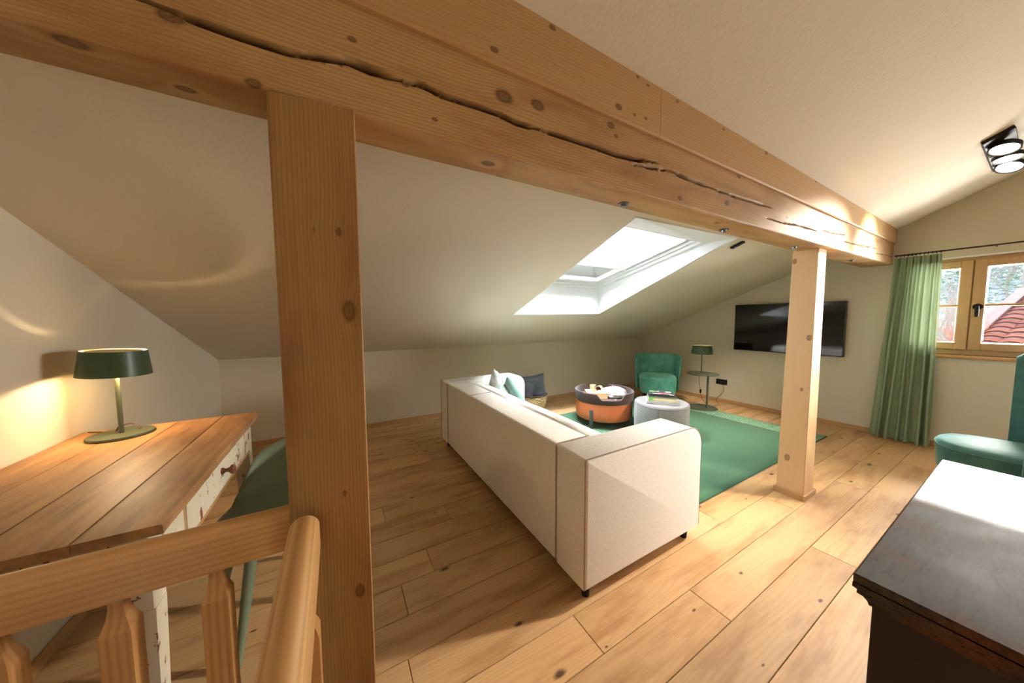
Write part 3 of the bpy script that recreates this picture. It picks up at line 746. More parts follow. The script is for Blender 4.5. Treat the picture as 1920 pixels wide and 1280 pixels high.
# ------------------------------------------------------------------ curtain and rod
XC = 5.385
cp = NT('green_curtain_cloth'); o_ = cp.obj()
f = cp.noise(cp.vec('MULTIPLY', o_, (500, 500, 500)), 1.0, 1)
ccol = cp.mix(f, lin((150, 168, 138)), lin((162, 180, 150))); cp.col(ccol); cp.done(.9, spec=.15)
tl = cp.N('BsdfTranslucent'); cp.l.new(ccol, tl.inputs[0]); mx = cp.N('MixShader'); mx.inputs[0].default_value = .12
cp.l.new(cp.b.outputs[0], mx.inputs[1]); cp.l.new(tl.outputs[0], mx.inputs[2]); cp.l.new(mx.outputs[0], cp.n['Material Output'].inputs[0])
def curtain(name, label, ya0, ya1, yb0, yb1, seed):
    t = thing(name, label, 'curtain', (XC, (ya0+ya1)/2, 0))
    bb = B(); NP = 6; rnd = random.Random(seed); ph = [rnd.uniform(-.5, .5) for _ in range(NP+2)]
    def fn(u, v):
        z = .012+(2.02-.012)*v; k_ = min(1, (1-v)*2.2); sp = v**1.0
        y = (yb0+(yb1-yb0)*u)*(1-sp)+(ya0+(ya1-ya0)*u)*sp
        w = u*NP+ph[int(u*NP)]*.0; amp = (.05*(1-.55*v) if v < .93 else .012+.012*(1-v)/.07)*(.75+.5*mnoise.noise(Vector((u*NP*.5, seed, v*.4))))
        a_ = 2*PI*(w+.75*mnoise.noise(Vector((u*3.3, v*.7, seed)))+.12*mnoise.noise(Vector((u*9, v*2.5, seed))))
        x = amp*math.sin(a_)+.012*math.sin(a_*2+1+v*2)
        y += .35*amp*math.sin(a_*2+.6)*.4
        if v > .93: x += .004*math.sin(a_*3)
        return (x, y-(ya0+ya1)/2, z)
    bb.grid(fn, 170, 40); bb.build('cloth', cp.m, t, ang=180)
    hb = B()
    hb.grid(lambda u, v: tuple(Vector(fn(u, .955+.045*v))+Vector((-.004, 0, 0))), 170, 2); hb.build('header_tape', cp.m, t, ang=180)
    return t
curtain('curtain', 'long sage green gathered curtain hanging beside the oak window', .895, .59, .99, .565, 1)
rod = thing('curtain_rod', 'thin dark iron curtain rod above the window', 'curtain rod', (XC, 0, 2.045))
bb = B(); bb.tube([(0, -1.3, 0), (0, .9, 0)], .0075, 12); bb.build('rod', M['iron'], rod)
for y in (-1.2, .3): bb = B(); bb.tube([(0, y, 0), (XR-XC, y, 0)], .005, 8); bb.build('bracket', M['iron'], rod)
r1 = None
for i in range(12):
    y = .60+i*.026
    if r1 is None:
        bb = B(); bb.tube([(.0125*math.cos(a_), 0, .0125*math.sin(a_)-.003) for a_ in [k_*2*PI/12 for k_ in range(13)]], .0028, 6, False); r1 = bb.build('ring', M['iron'], rod); q = r1
    else: q = r1.copy(); COL.objects.link(q)
    q.location = (0, y, 0); q.rotation_euler = (0, 0, random.uniform(-.25, .25))

# ------------------------------------------------------------------ television, socket
TV = thing('television', 'large black flat television on the wall behind the slim post', 'television', (5.45, 1.858, .886))
tvb = B().box(-.03, .03, -.604, .604, 0, .694, .006, 2).build('casing', plain('tv_casing', (60, 62, 66), .35, .6), TV)
sc = NT('tv_screen'); sc.col((.004, .004, .005, 1)); sc.done(.06, spec=.6)
B().box(-.0325, -.0305, -.597, .597, .012, .687, .0008, 1).build('screen', sc.m, TV, smooth=False)
B().box(.0305, .047, -.15, .15, .22, .42).build('wall_mount', M['black'], TV, smooth=False)
so = thing('wall_socket', 'black double wall socket beside the small round side table', 'socket', (XR-.001, 2.648, .333))
B().box(-.010, 0, -.083, .083, -.042, .042, .004, 2).build('cover_plate', M['black'], so)
for dy in (-.0375, .0375):
    bb = B(); bb.lathe([(.0, .0005), (.021, .0005), (.0225, .003), (.0235, .0005)], (0, 0, 0), 24, Matrix.Translation((-.0102, dy, 0)) @ Matrix.Rotation(-PI/2, 4, 'Y')); bb.build('socket_insert', plain('socket_insert', (10, 10, 11), .5), so)

# ------------------------------------------------------------------ rug
rg = NT('green_woven_rug'); o_ = rg.obj()
n1 = rg.noise(rg.vec('MULTIPLY', o_, (55, 420, 1)), 1.0, 2); n2 = rg.noise(rg.vec('MULTIPLY', o_, (2.2, 30, 1)), 1.0, 2)
sx = rg.N('SeparateXYZ'); rg.l.new(o_, sx.inputs[0])
base = rg.mix(rg.ramp(n1, [(.3, 0), (.7, 1)]), lin((56, 96, 68)), lin((80, 120, 88)))
base = rg.mix(rg.math('MULTIPLY', n2, .45), base, lin((46, 80, 56)))
vz = rg.N('TexVoronoi'); rg.l.new(rg.vec('MULTIPLY', o_, (60, 40, 1)), vz.inputs['Vector']); vz.inputs['Scale'].default_value = 1
pale = rg.mix(rg.ramp(vz.outputs['Distance'], [(.25, 0), (.6, 1)]), lin((150, 182, 150)), lin((92, 140, 104)))
edge = rg.ramp(sx.outputs[0], [(0, 0), (1, 1)])
msk = rg.math('GREATER_THAN', rg.math('ADD', sx.outputs[0], rg.math('MULTIPLY', n1, .02)), 1.16)
rg.col(rg.mix(msk, base, pale)); rg.bump(n1, .5, .003); M['rug'] = rg.done(.95, spec=.1, sheen=.3)
rx0, rx1, ry0, ry1 = 1.97, 4.88, 1.215, 3.42
rug = thing('rug', 'green woven rug with a pale band at the television side', 'rug', ((rx0+rx1)/2, (ry0+ry1)/2, 0))
hx, hy = (rx1-rx0)/2, (ry1-ry0)/2
bb = B(); bb.grid(lambda u, v: ((u*2-1)*hx, (v*2-1)*hy, .009+.0007*mnoise.noise(Vector((u*9, v*7, 0)))), 40, 30)
ob = bb.build('pile', M['rug'], rug); solid(ob, .0085, -1)
rbm = plain('rug_binding', (40, 84, 60), .95)
for sy_ in (-1, 1): bb = B(); bb.tube([(-hx, sy_*hy, .006), (hx, sy_*hy, .006)], .005, 6); bb.build('edge_binding', rbm, rug)
RZT = .0095
# ------------------------------------------------------------------ sofa
M['sofa'] = fabric('beige_sofa_cloth', (242, 238, 232), (226, 219, 210), scale=700, var=.05, sheen=.25)
M['pipe'] = plain('sofa_seam', (170, 146, 128), .9)
sx0, sx1, sy0, sy1, sh = .965, 1.905, 1.012, 3.258, .722
sofa = thing('sofa', 'long cream fabric sofa with boxy arms seen from behind', 'sofa', (sx0, sy0, 0)); SD = sx1-sx0; SL = sy1-sy0; aw = .222
def seatbox(x0, x1, y0, y1, z0, z1, bev, seg=4, puff=.0):
    t = bmesh.new(); bmesh.ops.create_cube(t, size=1)
    bmesh.ops.subdivide_edges(t, edges=t.edges[:], cuts=3, use_grid_fill=True)
    for v in t.verts:
        u = v.co*2; v.co = Vector(((x0+x1)/2+v.co.x*(x1-x0), (y0+y1)/2+v.co.y*(y1-y0), (z0+z1)/2+v.co.z*(z1-z0)))
        if puff:
            for i in range(3):
                j, k_ = (i+1) % 3, (i+2) % 3
                if abs(abs(u[i])-1) < 1e-4: v.co[i] += math.copysign(puff*(1-u[j]**2)*(1-u[k_]**2), u[i])
    ed = [e_ for e_ in t.edges if len(e_.link_faces) == 2 and e_.calc_face_angle(0) > .9]
    bmesh.ops.bevel(t, geom=ed, offset=bev, segments=seg, profile=.5, affect='EDGES')
    return t
def arm(y0, y1, outer):
    """arm slab with a large rounded front top corner; profile in xz extruded along y"""
    t = bmesh.new(); pr2 = [(.0, .085), (0, sh-.012), (.012, sh)]
    R = .115
    pr2 += [(SD-R+R*math.sin(a_), sh-R+R*math.cos(a_)) for a_ in [i*PI/2/8 for i in range(9)]]
    pr2 += [(SD, .085)]
    A = [t.verts.new((x, y0, z)) for x, z in pr2]; Bq = [t.verts.new((x, y1, z)) for x, z in pr2]
    t.faces.new(A); t.faces.new(Bq[::-1])
    for i in range(len(A)): j = (i+1) % len(A); t.faces.new((A[i], A[j], Bq[j], Bq[i]))
    bmesh.ops.recalc_face_normals(t, faces=t.faces[:])
    rim = [e_ for e_ in t.edges if abs(e_.verts[0].co.y-e_.verts[1].co.y) < 1e-6]
    bmesh.ops.bevel(t, geom=rim, offset=.014, segments=3, profile=.5, affect='EDGES')
    bb = B(); bb.merge(t); o = bb.build('arm', M['sofa'], sofa, ang=50)
    yy_ = y0 if outer < 0 else y1; s_ = outer*.0
    e_ = .004
    pts = [(x, z) for x, z in pr2[1:]]
    pb = B(); pb.tube([(0, yy_-outer*.006, .09), (-.001, yy_-outer*.006, sh-.006)]+[(.01, yy_-outer*.006, sh+.0)]+[(x, yy_-outer*.006, z) for x, z in pr2[3:-1]]+[(SD+.0, yy_-outer*.006, .09)], .0032, 6)
    pb.build('piping', M['pipe'], o)
    return o
arm(0, aw, -1); arm(SL-aw, SL, 1)
bw = .225
bb = B(); bb.merge(seatbox(0, bw, aw+.003, SL-aw-.003, .085, sh, .014, 3, .004)); bk_ = bb.build('back', M['sofa'], sofa, ang=50)
pb = B(); pb.tube([(bw*.95, aw+.006, sh-.003), (bw*.95, SL-aw-.006, sh-.003)], .0032, 6)
ym = SL-aw-.62
pb.tube([(-.001, aw, .09), (-.001, aw, sh-.004), (.01, aw, sh+.001), (bw, aw, sh+.001)], .003, 6)
pb.tube([(.002, ym, sh-.002), (.015, ym, sh+.003), (bw*.92, ym+.02, sh+.003)], .0025, 6)
pb.tube([(-.001, SL-aw, .09), (-.001, SL-aw, sh-.004)], .003, 6)
pb.build('piping', M['pipe'], bk_)
bb = B(); bb.merge(seatbox(bw, SD-.02, aw+.003, SL-aw-.003, .085, .25, .012)); bb.build('base', M['sofa'], sofa, ang=50)
mid = SL/2
for y0, y1 in ((aw+.006, mid-.003), (mid+.003, SL-aw-.006)):
    bb = B(); bb.merge(seatbox(bw+.14, SD+.0, y0, y1, .252, .41, .03, 4, .012)); bb.build('seat_cushion', M['sofa'], sofa, ang=60)
    bb = B(); bb.merge(seatbox(bw+.003, bw+.16, y0, y1, .40, .70, .035, 4, .015)); bb.build('back_cushion', M['sofa'], sofa, ang=60)
for x, y in ((.06, .06), (SD-.06, .06), (.06, SL-.06), (SD-.06, SL-.06)):
    zf = 0
    bb = B(); bb.lathe([(0, 0), (.018, 0), (.024, .086), (0, .086)], (x, y, 0), 16); bb.build('foot', M['black'], sofa)

def pillow_bm(w, h, t, n=14, seed=0, crease=.0):
    bm_ = bmesh.new()
    def pt(u, v, s_):
        a_, b2 = u*2-1, v*2-1
        x = a_*w/2*(1-.10*(1-abs(b2)**2)*abs(a_)**3+.0); y = b2*h/2*(1-.10*(1-abs(a_)**2)*abs(b2)**3)
        z = t/2*((1-a_**4)*(1-b2**4))**.55*s_
        z += s_*crease*mnoise.noise(Vector((u*4+seed, v*4, s_)))*(1-a_**4)*(1-b2**4)
        return (x, y, z)
    for s_ in (1, -1):
        Vv = [[bm_.verts.new(pt(i/n, j/n, s_)) for j in range(n+1)] for i in range(n+1)]
        for i in range(n):
            for j in range(n):
                f_ = (Vv[i][j], Vv[i+1][j], Vv[i+1][j+1], Vv[i][j+1]); bm_.faces.new(f_ if s_ > 0 else f_[::-1])
    bmesh.ops.remove_doubles(bm_, verts=bm_.verts[:], dist=1e-5)
    return bm_
def pillow(name, label, loc, w, h, t, rot, mat, grp=None, seed=0, crease=.012):
    bb = B(); bb.merge(pillow_bm(w, h, t, seed=seed, crease=crease)); o = bb.build(name, mat, ang=180); o.location = loc; o.rotation_euler = rot
    return tag(o, label, 'cushion', grp)
mq = NT('pale_patterned_cloth'); f = mq.noise(mq.vec('MULTIPLY', mq.obj(), (14, 14, 14)), 1.0, 3); mq.col(mq.mix(mq.ramp(f, [(.5, 0), (.56, 1)]), lin((214, 220, 216)), lin((180, 192, 188)))); mq.done(.9)
pillow('cushion', 'pale patterned cushion leaning against the far sofa back', (1.435, 2.80, .60), .40, .40, .13, (math.radians(76), math.radians(38), math.radians(72)), mq.m, seed=2)
pillow('cushion', 'sage green cushion leaning in front of the pale one on the sofa', (1.56, 2.70, .55), .40, .40, .12, (math.radians(66), math.radians(34), math.radians(70)), fabric('sage_cushion_cloth', (118, 150, 138), (92, 122, 112)), seed=4)

# ------------------------------------------------------------------ basket with cushions
bx, by, br_ = 2.47, 3.78, .235
wk = NT('wicker'); f = wk.noise(wk.vec('MULTIPLY', wk.obj(), (40, 40, 40)), 1.0, 2); wk.col(wk.mix(f, lin((178, 146, 100)), lin((214, 186, 140)))); wk.done(.6)
bas = thing('wicker_basket', 'round wicker basket with a dark rim behind the sofa', 'basket', (bx, by, 0))
def brd(z): return br_*(.70+.30*math.sin(min(1, z/.27)*PI/2))
bb = B(); bb.lathe([(0, .004), (brd(0)-.012, .004)]+[(brd(z)-.008, z) for z in (.03, .08, .14, .2, .265)], (0, 0, 0), 36); bb.build('lining', plain('basket_lining', (80, 64, 50), .9), bas)
wv = B(); nst = 44
for r_ in range(13):
    z = .012+r_*.020
    pts = [((brd(z)+.006*math.cos(k_*PI+r_*PI))*math.cos(2*PI*k_/nst), (brd(z)+.006*math.cos(k_*PI+r_*PI))*math.sin(2*PI*k_/nst), z+.003*math.sin(k_)) for k_ in range(nst+1)]
    wv.tube(pts, .0088, 5, False)
o = wv.build('weave', wk.m, bas, ang=80); o['kind'] = 'stuff'
bb = B(); bb.tube([(br_*math.cos(2*PI*k_/40), br_*math.sin(2*PI*k_/40), .275) for k_ in range(41)], .013, 8, False); bb.build('rim', plain('basket_rim', (70, 54, 42), .7), bas)
greyc = velvet('grey_velvet', (82, 88, 98), (104, 110, 120), (150, 155, 165))
pillow('cushion', 'grey velvet cushion standing upright in the basket', (bx+.03, by-.01, .37), .40, .37, .13, (math.radians(80), math.radians(-10), math.radians(-38)), greyc, seed=6, crease=.02)
pillow('cushion', 'grey velvet cushion lying lower in the basket behind the sofa arm', (bx-.13, by+.02, .31), .38, .36, .10, (math.radians(62), math.radians(8), math.radians(-52)), greyc, seed=8, crease=.02)

# ------------------------------------------------------------------ storage ottoman with tray
ox, oy, orr = 3.055, 2.90, .362
leather = plain('terracotta_leather', (196, 104, 62), .5, var=.05, bump=.1, bscale=200)
felt = fabric('dark_brown_felt', (86, 66, 62), (66, 50, 48), scale=300)
ott = thing('storage_ottoman', 'round terracotta storage table with dark felt tray top', 'side table', (ox, oy, RZT), math.atan2(-.723, -.69))
bb = B(); bb.lathe([(0, .085), (orr*.90, .085), (orr*.955, .092), (orr*.985, .12), (orr, .17), (orr, .325), (0, .325)], n=56); bb.build('drum', leather, ott, ang=30)
bb = B()
def trayh(a_):
    a_ = (a_+PI) % (2*PI)-PI
    h_ = 1.0
    for c_ in (.22, .22-PI, .22+PI):
        d_ = abs(a_-c_); h_ = min(h_, max(.28, min(1, .28+(d_-.33)/.16*.72)) if d_ > .33 else .28)
    return h_
def traywall(u, v):
    a_ = 2*PI*u; hh = .345+.095*trayh(a_)
    R1, R0 = orr*1.035, orr*.985
    ring = [(R0, .338), (R0, hh-.006), (R0+.006, hh), (R1-.006, hh), (R1, hh-.006), (R1, .315), (R1-.004, .308), (orr*.99, .308)]
    r_, z_ = ring[int(round(v*7))]; r_ *= 1-.02*(1-(z_-.31)/.13); return (r_*math.cos(a_), r_*math.sin(a_), z_)
bb.grid(traywall, 120, 7, True); bb.lathe([(0, .326), (orr*.985, .326), (orr*.985, .340), (0, .340)], n=56)
bb.build('tray', felt, ott, ang=40)
legm = plain('dark_grey_metal', (58, 60, 60), .5)
for k_ in range(4):
    a_ = math.radians(-26+90*k_)*1; Ml = Matrix.Rotation(a_, 4, 'Z')
    bb = B(); bb.box(orr-.001, orr+.013, -.022, .022, 0, .235, .004, 2, Ml); bb.build('leg', legm, ott)
tz = RZT+.340
board = wood('game_box_wood', 'x', (226, 190, 142), (204, 162, 112), freq=90, contrast=.3, wob=.02)
gb = thing('game_box', 'wooden game box with a chequered top on the felt tray', 'game box', (ox-.125, oy+.015, tz+.001), math.radians(-34))
B().box(-.128, .128, -.115, .115, 0, .068, .003, 1).build('box', board, gb, smooth=False)
B().box(-.129, .129, -.116, .116, .069, .078, .002, 1).build('lid', board, gb, smooth=False)
ck = NT('printed_chequer'); c_ = ck.N('TexChecker'); ck.l.new(ck.obj(), c_.inputs[0]); c_.inputs['Scale'].default_value = 42; c_.inputs[1].default_value = lin((240, 226, 200)); c_.inputs[2].default_value = lin((60, 58, 60)); ck.l.new(c_.outputs[0], ck.b.inputs['Base Color']); ck.done(.5)
B().box(-.092, .092, -.085, .085, .0782, .0788).build('chequer_print', ck.m, gb, smooth=False)
cupm = plain('pale_leather_cup', (226, 184, 150), .6)
cup = thing('dice_cup', 'pale cup standing upright on the game box', 'cup', (ox-.165, oy+.035, tz+.080))
bb = B(); bb.lathe([(0, 0), (.030, 0), (.036, .082), (.033, .082), (.027, .006), (0, .006)], n=28); bb.build('body', cupm, cup)
bb = B(); bb.lathe([(.0355, .074), (.0375, .074), (.0375, .083), (.0355, .083)], n=28); bb.build('rim', cupm, cup)
cup2 = thing('dice_cup', 'pale cup lying on its side on the game box', 'cup', (ox-.085, oy-.005, tz+.1165)); cup2.rotation_euler = (0, math.radians(90), math.radians(205))
bb = B(); bb.lathe([(0, -.04), (.030, -.04), (.036, .042), (.033, .042), (.027, -.034), (0, -.034)], n=28); bb.build('body', cupm, cup2)
bb = B(); bb.lathe([(.0, -.032), (.0265, -.032), (.0325, .040), (.0, -.030)], n=28); bb.build('lining', plain('cup_lining', (110, 62, 50), .8), cup2)
for i, (dx, dy, rz, lb_) in enumerate(((-.145, -.055, .3, 'white die nearest the mouth of the lying cup'), (-.118, -.072, .8, 'white die at the box edge beside the lying cup'))):
    o = B().box(-.011, .011, -.011, .011, 0, .022, .003, 2).build('die', plain('white_die', (236, 236, 240), .3)); o.location = (ox+dx+.02, oy+dy+.015, tz+.0795); o.rotation_euler = (0, 0, rz); tag(o, lb_, 'die')
bagm = NT('white_printed_bag'); n_ = bagm.noise(bagm.vec('MULTIPLY', bagm.obj(), (11, 11, 11)), 1.0, 4, .6, 1.5); bagm.col(bagm.mix(bagm.ramp(n_, [(.48, 0), (.5, 1), (.53, 1), (.55, 0)]), lin((206, 204, 200)), lin((120, 122, 126)))); bagm.bump(bagm.noise(bagm.obj(), 18, 3), .6, .01); bagm.done(.8)
bb = B(); t = bmesh.new(); bmesh.ops.create_icosphere(t, subdivisions=4, radius=1)
for v in t.verts:
    n_ = mnoise.noise(v.co*1.6+Vector((3, 1, 0)))*.20+mnoise.noise(v.co*4.2)*.09
    p = v.co*(1+n_); v.co = Vector((p.x*.165, p.y*.12, max(-.05, p.z*.082)))
bb.merge(t); bag = thing('cloth_bag', 'crumpled white printed cloth bag on the felt tray', 'bag', (ox+.085, oy-.095, tz+.051), math.radians(-32))
bb.build('pouch', bagm.m, bag, ang=180)
bb = B(); bb.tube([(-.06, -.115, .0), (-.05, -.105, .05), (-.04, -.06, .088), (-.02, 0, .1)], .003, 6); bb.tube([(-.02, -.118, -.01), (-.035, -.11, .04), (-.04, -.06, .088)], .003, 6); bb.build('drawstring', plain('white_cord', (240, 238, 232), .8), bag)
rem = thing('remote_control', 'small grey remote at the notch of the felt tray', 'remote', (ox-.06, oy-.25, tz+.001), math.radians(20))
B().box(-.05, .05, -.016, .016, 0, .012, .004, 2).build('case', plain('grey_plastic', (104, 108, 110), .4), rem); B().box(-.046, -.02, -.01, .01, .0122, .014, .0006, 1).build('button_pad', M['black'], rem)

# ------------------------------------------------------------------ pouf and books
pf = NT('grey_felt'); n_ = pf.noise(pf.obj(), 160, 3, .7); pf.col(pf.mix(pf.ramp(n_, [(.35, 0), (.65, 1)]), lin((104, 101, 100)), lin((150, 147, 146)))); pf.bump(n_, .3, .002); M['felt'] = pf.done(.95, spec=.1, sheen=.3)
px_, py_, prr, ph_ = 3.345, 2.262, .298, .375
pouf = thing('pouf', 'round grey felt pouf carrying the stack of books', 'pouf', (px_, py_, RZT))
bb = B(); bb.lathe([(0, .0), (prr*.97, .0), (prr, .02), (prr, ph_-.03), (prr*.993, ph_-.012), (prr*.97, ph_-.002), (0, ph_+.003)], n=56); bb.build('body', M['felt'], pouf, ang=50)
ang_ = math.atan2(-.80, -.60)-.42
bb = B(); bb.tube([(prr*math.cos(2*PI*k_/56)*.995, prr*math.sin(2*PI*k_/56)*.995, ph_-.022) for k_ in range(57)], .003, 6, False)
bb.tube([(prr*math.cos(ang_)*1.0, prr*math.sin(ang_), .01), (prr*math.cos(ang_)*1.0, prr*math.sin(ang_), ph_-.024)], .0035, 6); bb.build('seam', plain('felt_seam', (104, 98, 96), .9), pouf)
bz0 = RZT+ph_+.004
def book(label, w, d, h, z, rz, dx, dy, cover, pages, spine_mat=None):
    t = thing('book', label, 'book', (px_+dx, py_+dy, z), rz)
    bb = B(); bb.box(-w/2, w/2, -d/2, d/2, 0, .003); bb.box(-w/2, w/2, -d/2, d/2, h-.003, h); bb.build('cover', cover, t, smooth=False)
    B().box(-w/2, w/2, d/2, d/2+.003, 0, h).build('spine', cover, t, smooth=False)
    B().box(-w/2+.005, w/2-.005, -d/2+.005, d/2-.001, .0032, h-.0032).build('pages', pages, t, smooth=False)
    return t
cream = plain('cream_pages', (232, 214, 176), .8); whitep = plain('white_pages', (226, 228, 226), .8)
brz = math.atan2(1.985-2.291, 3.23-2.968)
greyb = plain('grey_cover', (150, 150, 146), .5); dark = plain('dark_green_cover', (52, 64, 52), .5); blk = plain('dark_cover', (46, 48, 50), .45)
bk1 = book('pale grey large book at the bottom of the stack on the pouf', .335, .25, .028, bz0, brz, -.035, -.02, greyb, whitep)
bk2 = book('thick book with cream pages in the middle of the stack on the pouf', .305, .235, .046, bz0+.029, brz+.02, -.02, -.015, dark, cream)
bk3 = book('dark book with coloured lettering topmost on the pouf stack', .27, .215, .024, bz0+.076, brz+.0, -.005, .005, blk, plain('dark_pages', (70, 74, 70), .6))
for i, (x, y, w, d, c_) in enumerate(((-.09, .06, .06, .035, (128, 200, 90)), (-.03, .07, .035, .03, (230, 230, 228)), (.02, -.03, .11, .05, (214, 96, 120)), (.06, -.04, .06, .035, (150, 220, 140)), (.085, .06, .06, .03, (232, 230, 228)), (-.05, -.05, .09, .03, (216, 212, 214)), (.105, -.08, .045, .035, (230, 190, 196)))):
    B().box(x-w/2, x+w/2, y-d/2, y+d/2, .0242, .0246).build('cover_print', plain('cover_print', c_, .4, var=.12), bk3, smooth=False)
B().box(-.15, -.10, -.1178, -.1172, .008, .04).build('cover_print', plain('cover_green', (120, 190, 90), .5), bk2, smooth=False)

# ------------------------------------------------------------------ upholstered chairs
teal = velvet('teal_velvet', (66, 140, 122), (118, 186, 164), (150, 215, 190))
teal2 = velvet('blue_green_velvet', (44, 92, 90), (70, 120, 116), (140, 180, 178))
def tub_chair(name, label, loc, rz, w, d, seat_h, back_h, mat, wrap, base_z, legs, th=.085, flare=.05, grp=None, padmat=None, sq=3.0):
    """faces +x locally; back wraps round the -x side"""
    t = thing(name, label, 'armchair', loc, rz)
    def se(a_, rx, ry, n_=sq):
        c_, s_ = math.cos(a_), math.sin(a_); k_ = (abs(c_)**n_+abs(s_)**n_)**(-1/n_); return (rx*c_*k_, ry*s_*k_)
    def seat(u, v):
        a_ = 2*PI*u; prof2 = [(.0, base_z), (.80, base_z), (.88, base_z+.012), (.93, base_z+.05), (.96, seat_h-.10), (.97, seat_h-.05), (.94, seat_h-.015), (.86, seat_h), (.5, seat_h+.012), (0, seat_h+.016)]
        k_, z_ = prof2[int(round(v*9))]; x, y = se(a_, d/2*k_, w/2*k_); return (x, y, z_)
    bb = B(); bb.grid(seat, 56, 9, True); bb.build('seat', mat, t, ang=60)
    bb = B()
    def seamp(k_): x, y = se(2*PI*k_/60, d/2*.968, w/2*.968); return (x, y, seat_h-.035)
    bb.tube([seamp(k_) for k_ in range(61)], .0045, 6, False); bb.build('piping', mat, t)
    nu, ring_n = 48, 12
    def back(u, v):
        a_ = PI-wrap+2*wrap*u; e_ = min(1, min(u, 1-u)/.12)
        hz_ = back_h-(1-e_**.6)*.10*(back_h-seat_h)-.02*abs(2*u-1)**2
        q = v*2*PI; 
        tt = (math.sin(q)); zz = (-math.cos(q)*.5+.5)
        # superellipse section
        s_ = math.copysign(abs(math.sin(q))**.35, math.sin(q)); c_ = math.copysign(abs(math.cos(q))**.35, math.cos(q))
        z_ = base_z+.01+(hz_-base_z-.01)*(.5-.5*c_); f_ = flare*((z_-base_z)/(back_h-base_z))**1.5
        half = th/2*(1.0 if e_ >= 1 else .35+.65*e_)
        r_off = th*.40+s_*half+f_
        x, y = se(a_, d/2+r_off, w/2+r_off*.75); return (x, y, z_)
    bb = B(); bb.grid(back, nu, 20)
    for u in (0, 1): bb.poly([back(u, v/20) for v in range(20)])
    bmesh.ops.remove_doubles(bb.bm, verts=bb.bm.verts[:], dist=1e-5); bmesh.ops.recalc_face_normals(bb.bm, faces=bb.bm.faces[:])
    bb.build('backrest', mat, t, ang=70)
    for (x, y), (fx, fy) in legs:
        bb = B(); bb.tube([(x, y, base_z+.02), (fx, fy, 0)], [.017, .010], 10); bb.build('leg', M['black'], t)
    return t
lg = [((.19, .17), (.23, .22)), ((.19, -.17), (.23, -.22)), ((-.17, .17), (-.22, .22)), ((-.17, -.17), (-.22, -.22))]
tub_chair('armchair', 'low teal velvet armchair in the far corner beside the round side table', (4.64, 3.22, RZT), math.atan2(-.60, -.80), .58, .58, .43, .765, teal, 1.45, .145, lg, .08, .05, sq=4.0)
lg2 = [((.2, .18), (.31, .25)), ((.2, -.18), (.31, -.25)), ((-.2, .18), (-.30, .25)), ((-.2, -.18), (-.30, -.25))]
tub_chair('armchair', 'tall blue-green velvet chair beside the dark chest under the window', (4.05, .10, 0), math.radians(97), .56, .62, .455, 1.16, teal2, 1.50, .20, lg2, .085, .07, sq=2.7)

# ------------------------------------------------------------------ side table and lamps
olive = plain('olive_metal', (78, 86, 68), .5, .2, var=.03)
tx_, ty_ = 4.83, 2.60
sd_ = thing('side_table', 'small round olive metal side table holding a lamp', 'side table', (tx_, ty_, RZT))
pxl, pyl = .055, -.055
bb = B(); bb.lathe([(0, 0), (.215, 0), (.218, .004), (.215, .008), (0, .009)], n=48); bb.build('base', olive, sd_)
bb = B(); bb.tube([(pxl, pyl, .008), (pxl, pyl, .520)], .014, 14); bb.build('pole', olive, sd_)
bb = B(); bb.lathe([(0, .520), (.212, .520), (.218, .524), (.218, .530), (.212, .532), (0, .532)], n=48); bb.build('tabletop', olive, sd_)
glow = NT('lamp_diffuser'); glow.b.inputs['Emission Color'].default_value = (1, .78, .5, 1); glow.b.inputs['Emission Strength'].default_value = 2.5; glow.col((1, .9, .75, 1)); glow.done(.6)
greens = plain('green_lamp_enamel', (62, 84, 56), .35, var=.02, spec=.4)
greenin = plain('lamp_inside_cream', (232, 214, 176), .6)
def lamp(name, label, loc, rz, hbot, htop, rb, rtp, baser, power, tilt=0, gap=.015, ls=.011):
    t = thing(name, label, 'table lamp', loc, rz)
    bb = B(); bb.lathe([(0, 0), (baser*.99, 0), (baser, .003), (baser, .008), (baser*.985, .011), (0, .0115)], n=48); bb.build('base', olive, t)
    zc = (hbot+htop)/2
    bb = B(); bb.tube([(0, 0, .010), (0, 0, zc)], .0085, 14); bb.build('pole', olive, t)
    Mt = Matrix.Translation((0, 0, zc)) @ Matrix.Rotation(tilt, 4, 'Y') @ Matrix.Translation((0, 0, -zc))
    bb = B(); bb.lathe([(rb, hbot), (rtp, htop), (rtp-.0015, htop), (rb-.0015, hbot), (rb, hbot)], n=64, M=Mt); sh_ = bb.build('lamp_shade', greens, t)
    bb = B(); bb.lathe([(rb-.0022, hbot+.001), (rtp-.0022, htop-.001)], n=64, M=Mt); bb.build('lining', greenin, sh_)
    bb = B(); rr = rtp-gap; bb.lathe([(0, htop-.006), (rr, htop-.006), (rr, htop-.003), (0, htop-.003)], n=64, M=Mt); bb.build('top_disc', greenin, sh_)
    bb = B(); bb.tube([(-rtp*.98, 0, htop-.009), (rtp*.98, 0, htop-.009)], .002, 6); bb.tube([(0, -rtp*.98, htop-.009), (0, rtp*.98, htop-.009)], .002, 6); bb.build('spider', M['steel'], sh_)
    bb = B(); bb.lathe([(0, zc-.012), (.018, zc-.008), (.022, zc+.006), (.016, zc+.02), (0, zc+.024)], n=20, M=Matrix.Translation((-.04, 0, 0))); bb.build('bulb', glow.m, t)
    if power:
        l = add_light(name+'_light', 'POINT', (.0, .0, zc+.008), power, (1.0, .72, .42), shadow_soft_size=ls); l.parent = t
        l.location = (.02, 0, zc-.036)
    return t
dz_ = .836
lamp('table_lamp', 'dark green metal lamp glowing on the old wooden desk', (-.885, 2.115, dz_), math.radians(-28), .284, .396, .112, .099, .104, 6, math.radians(3))
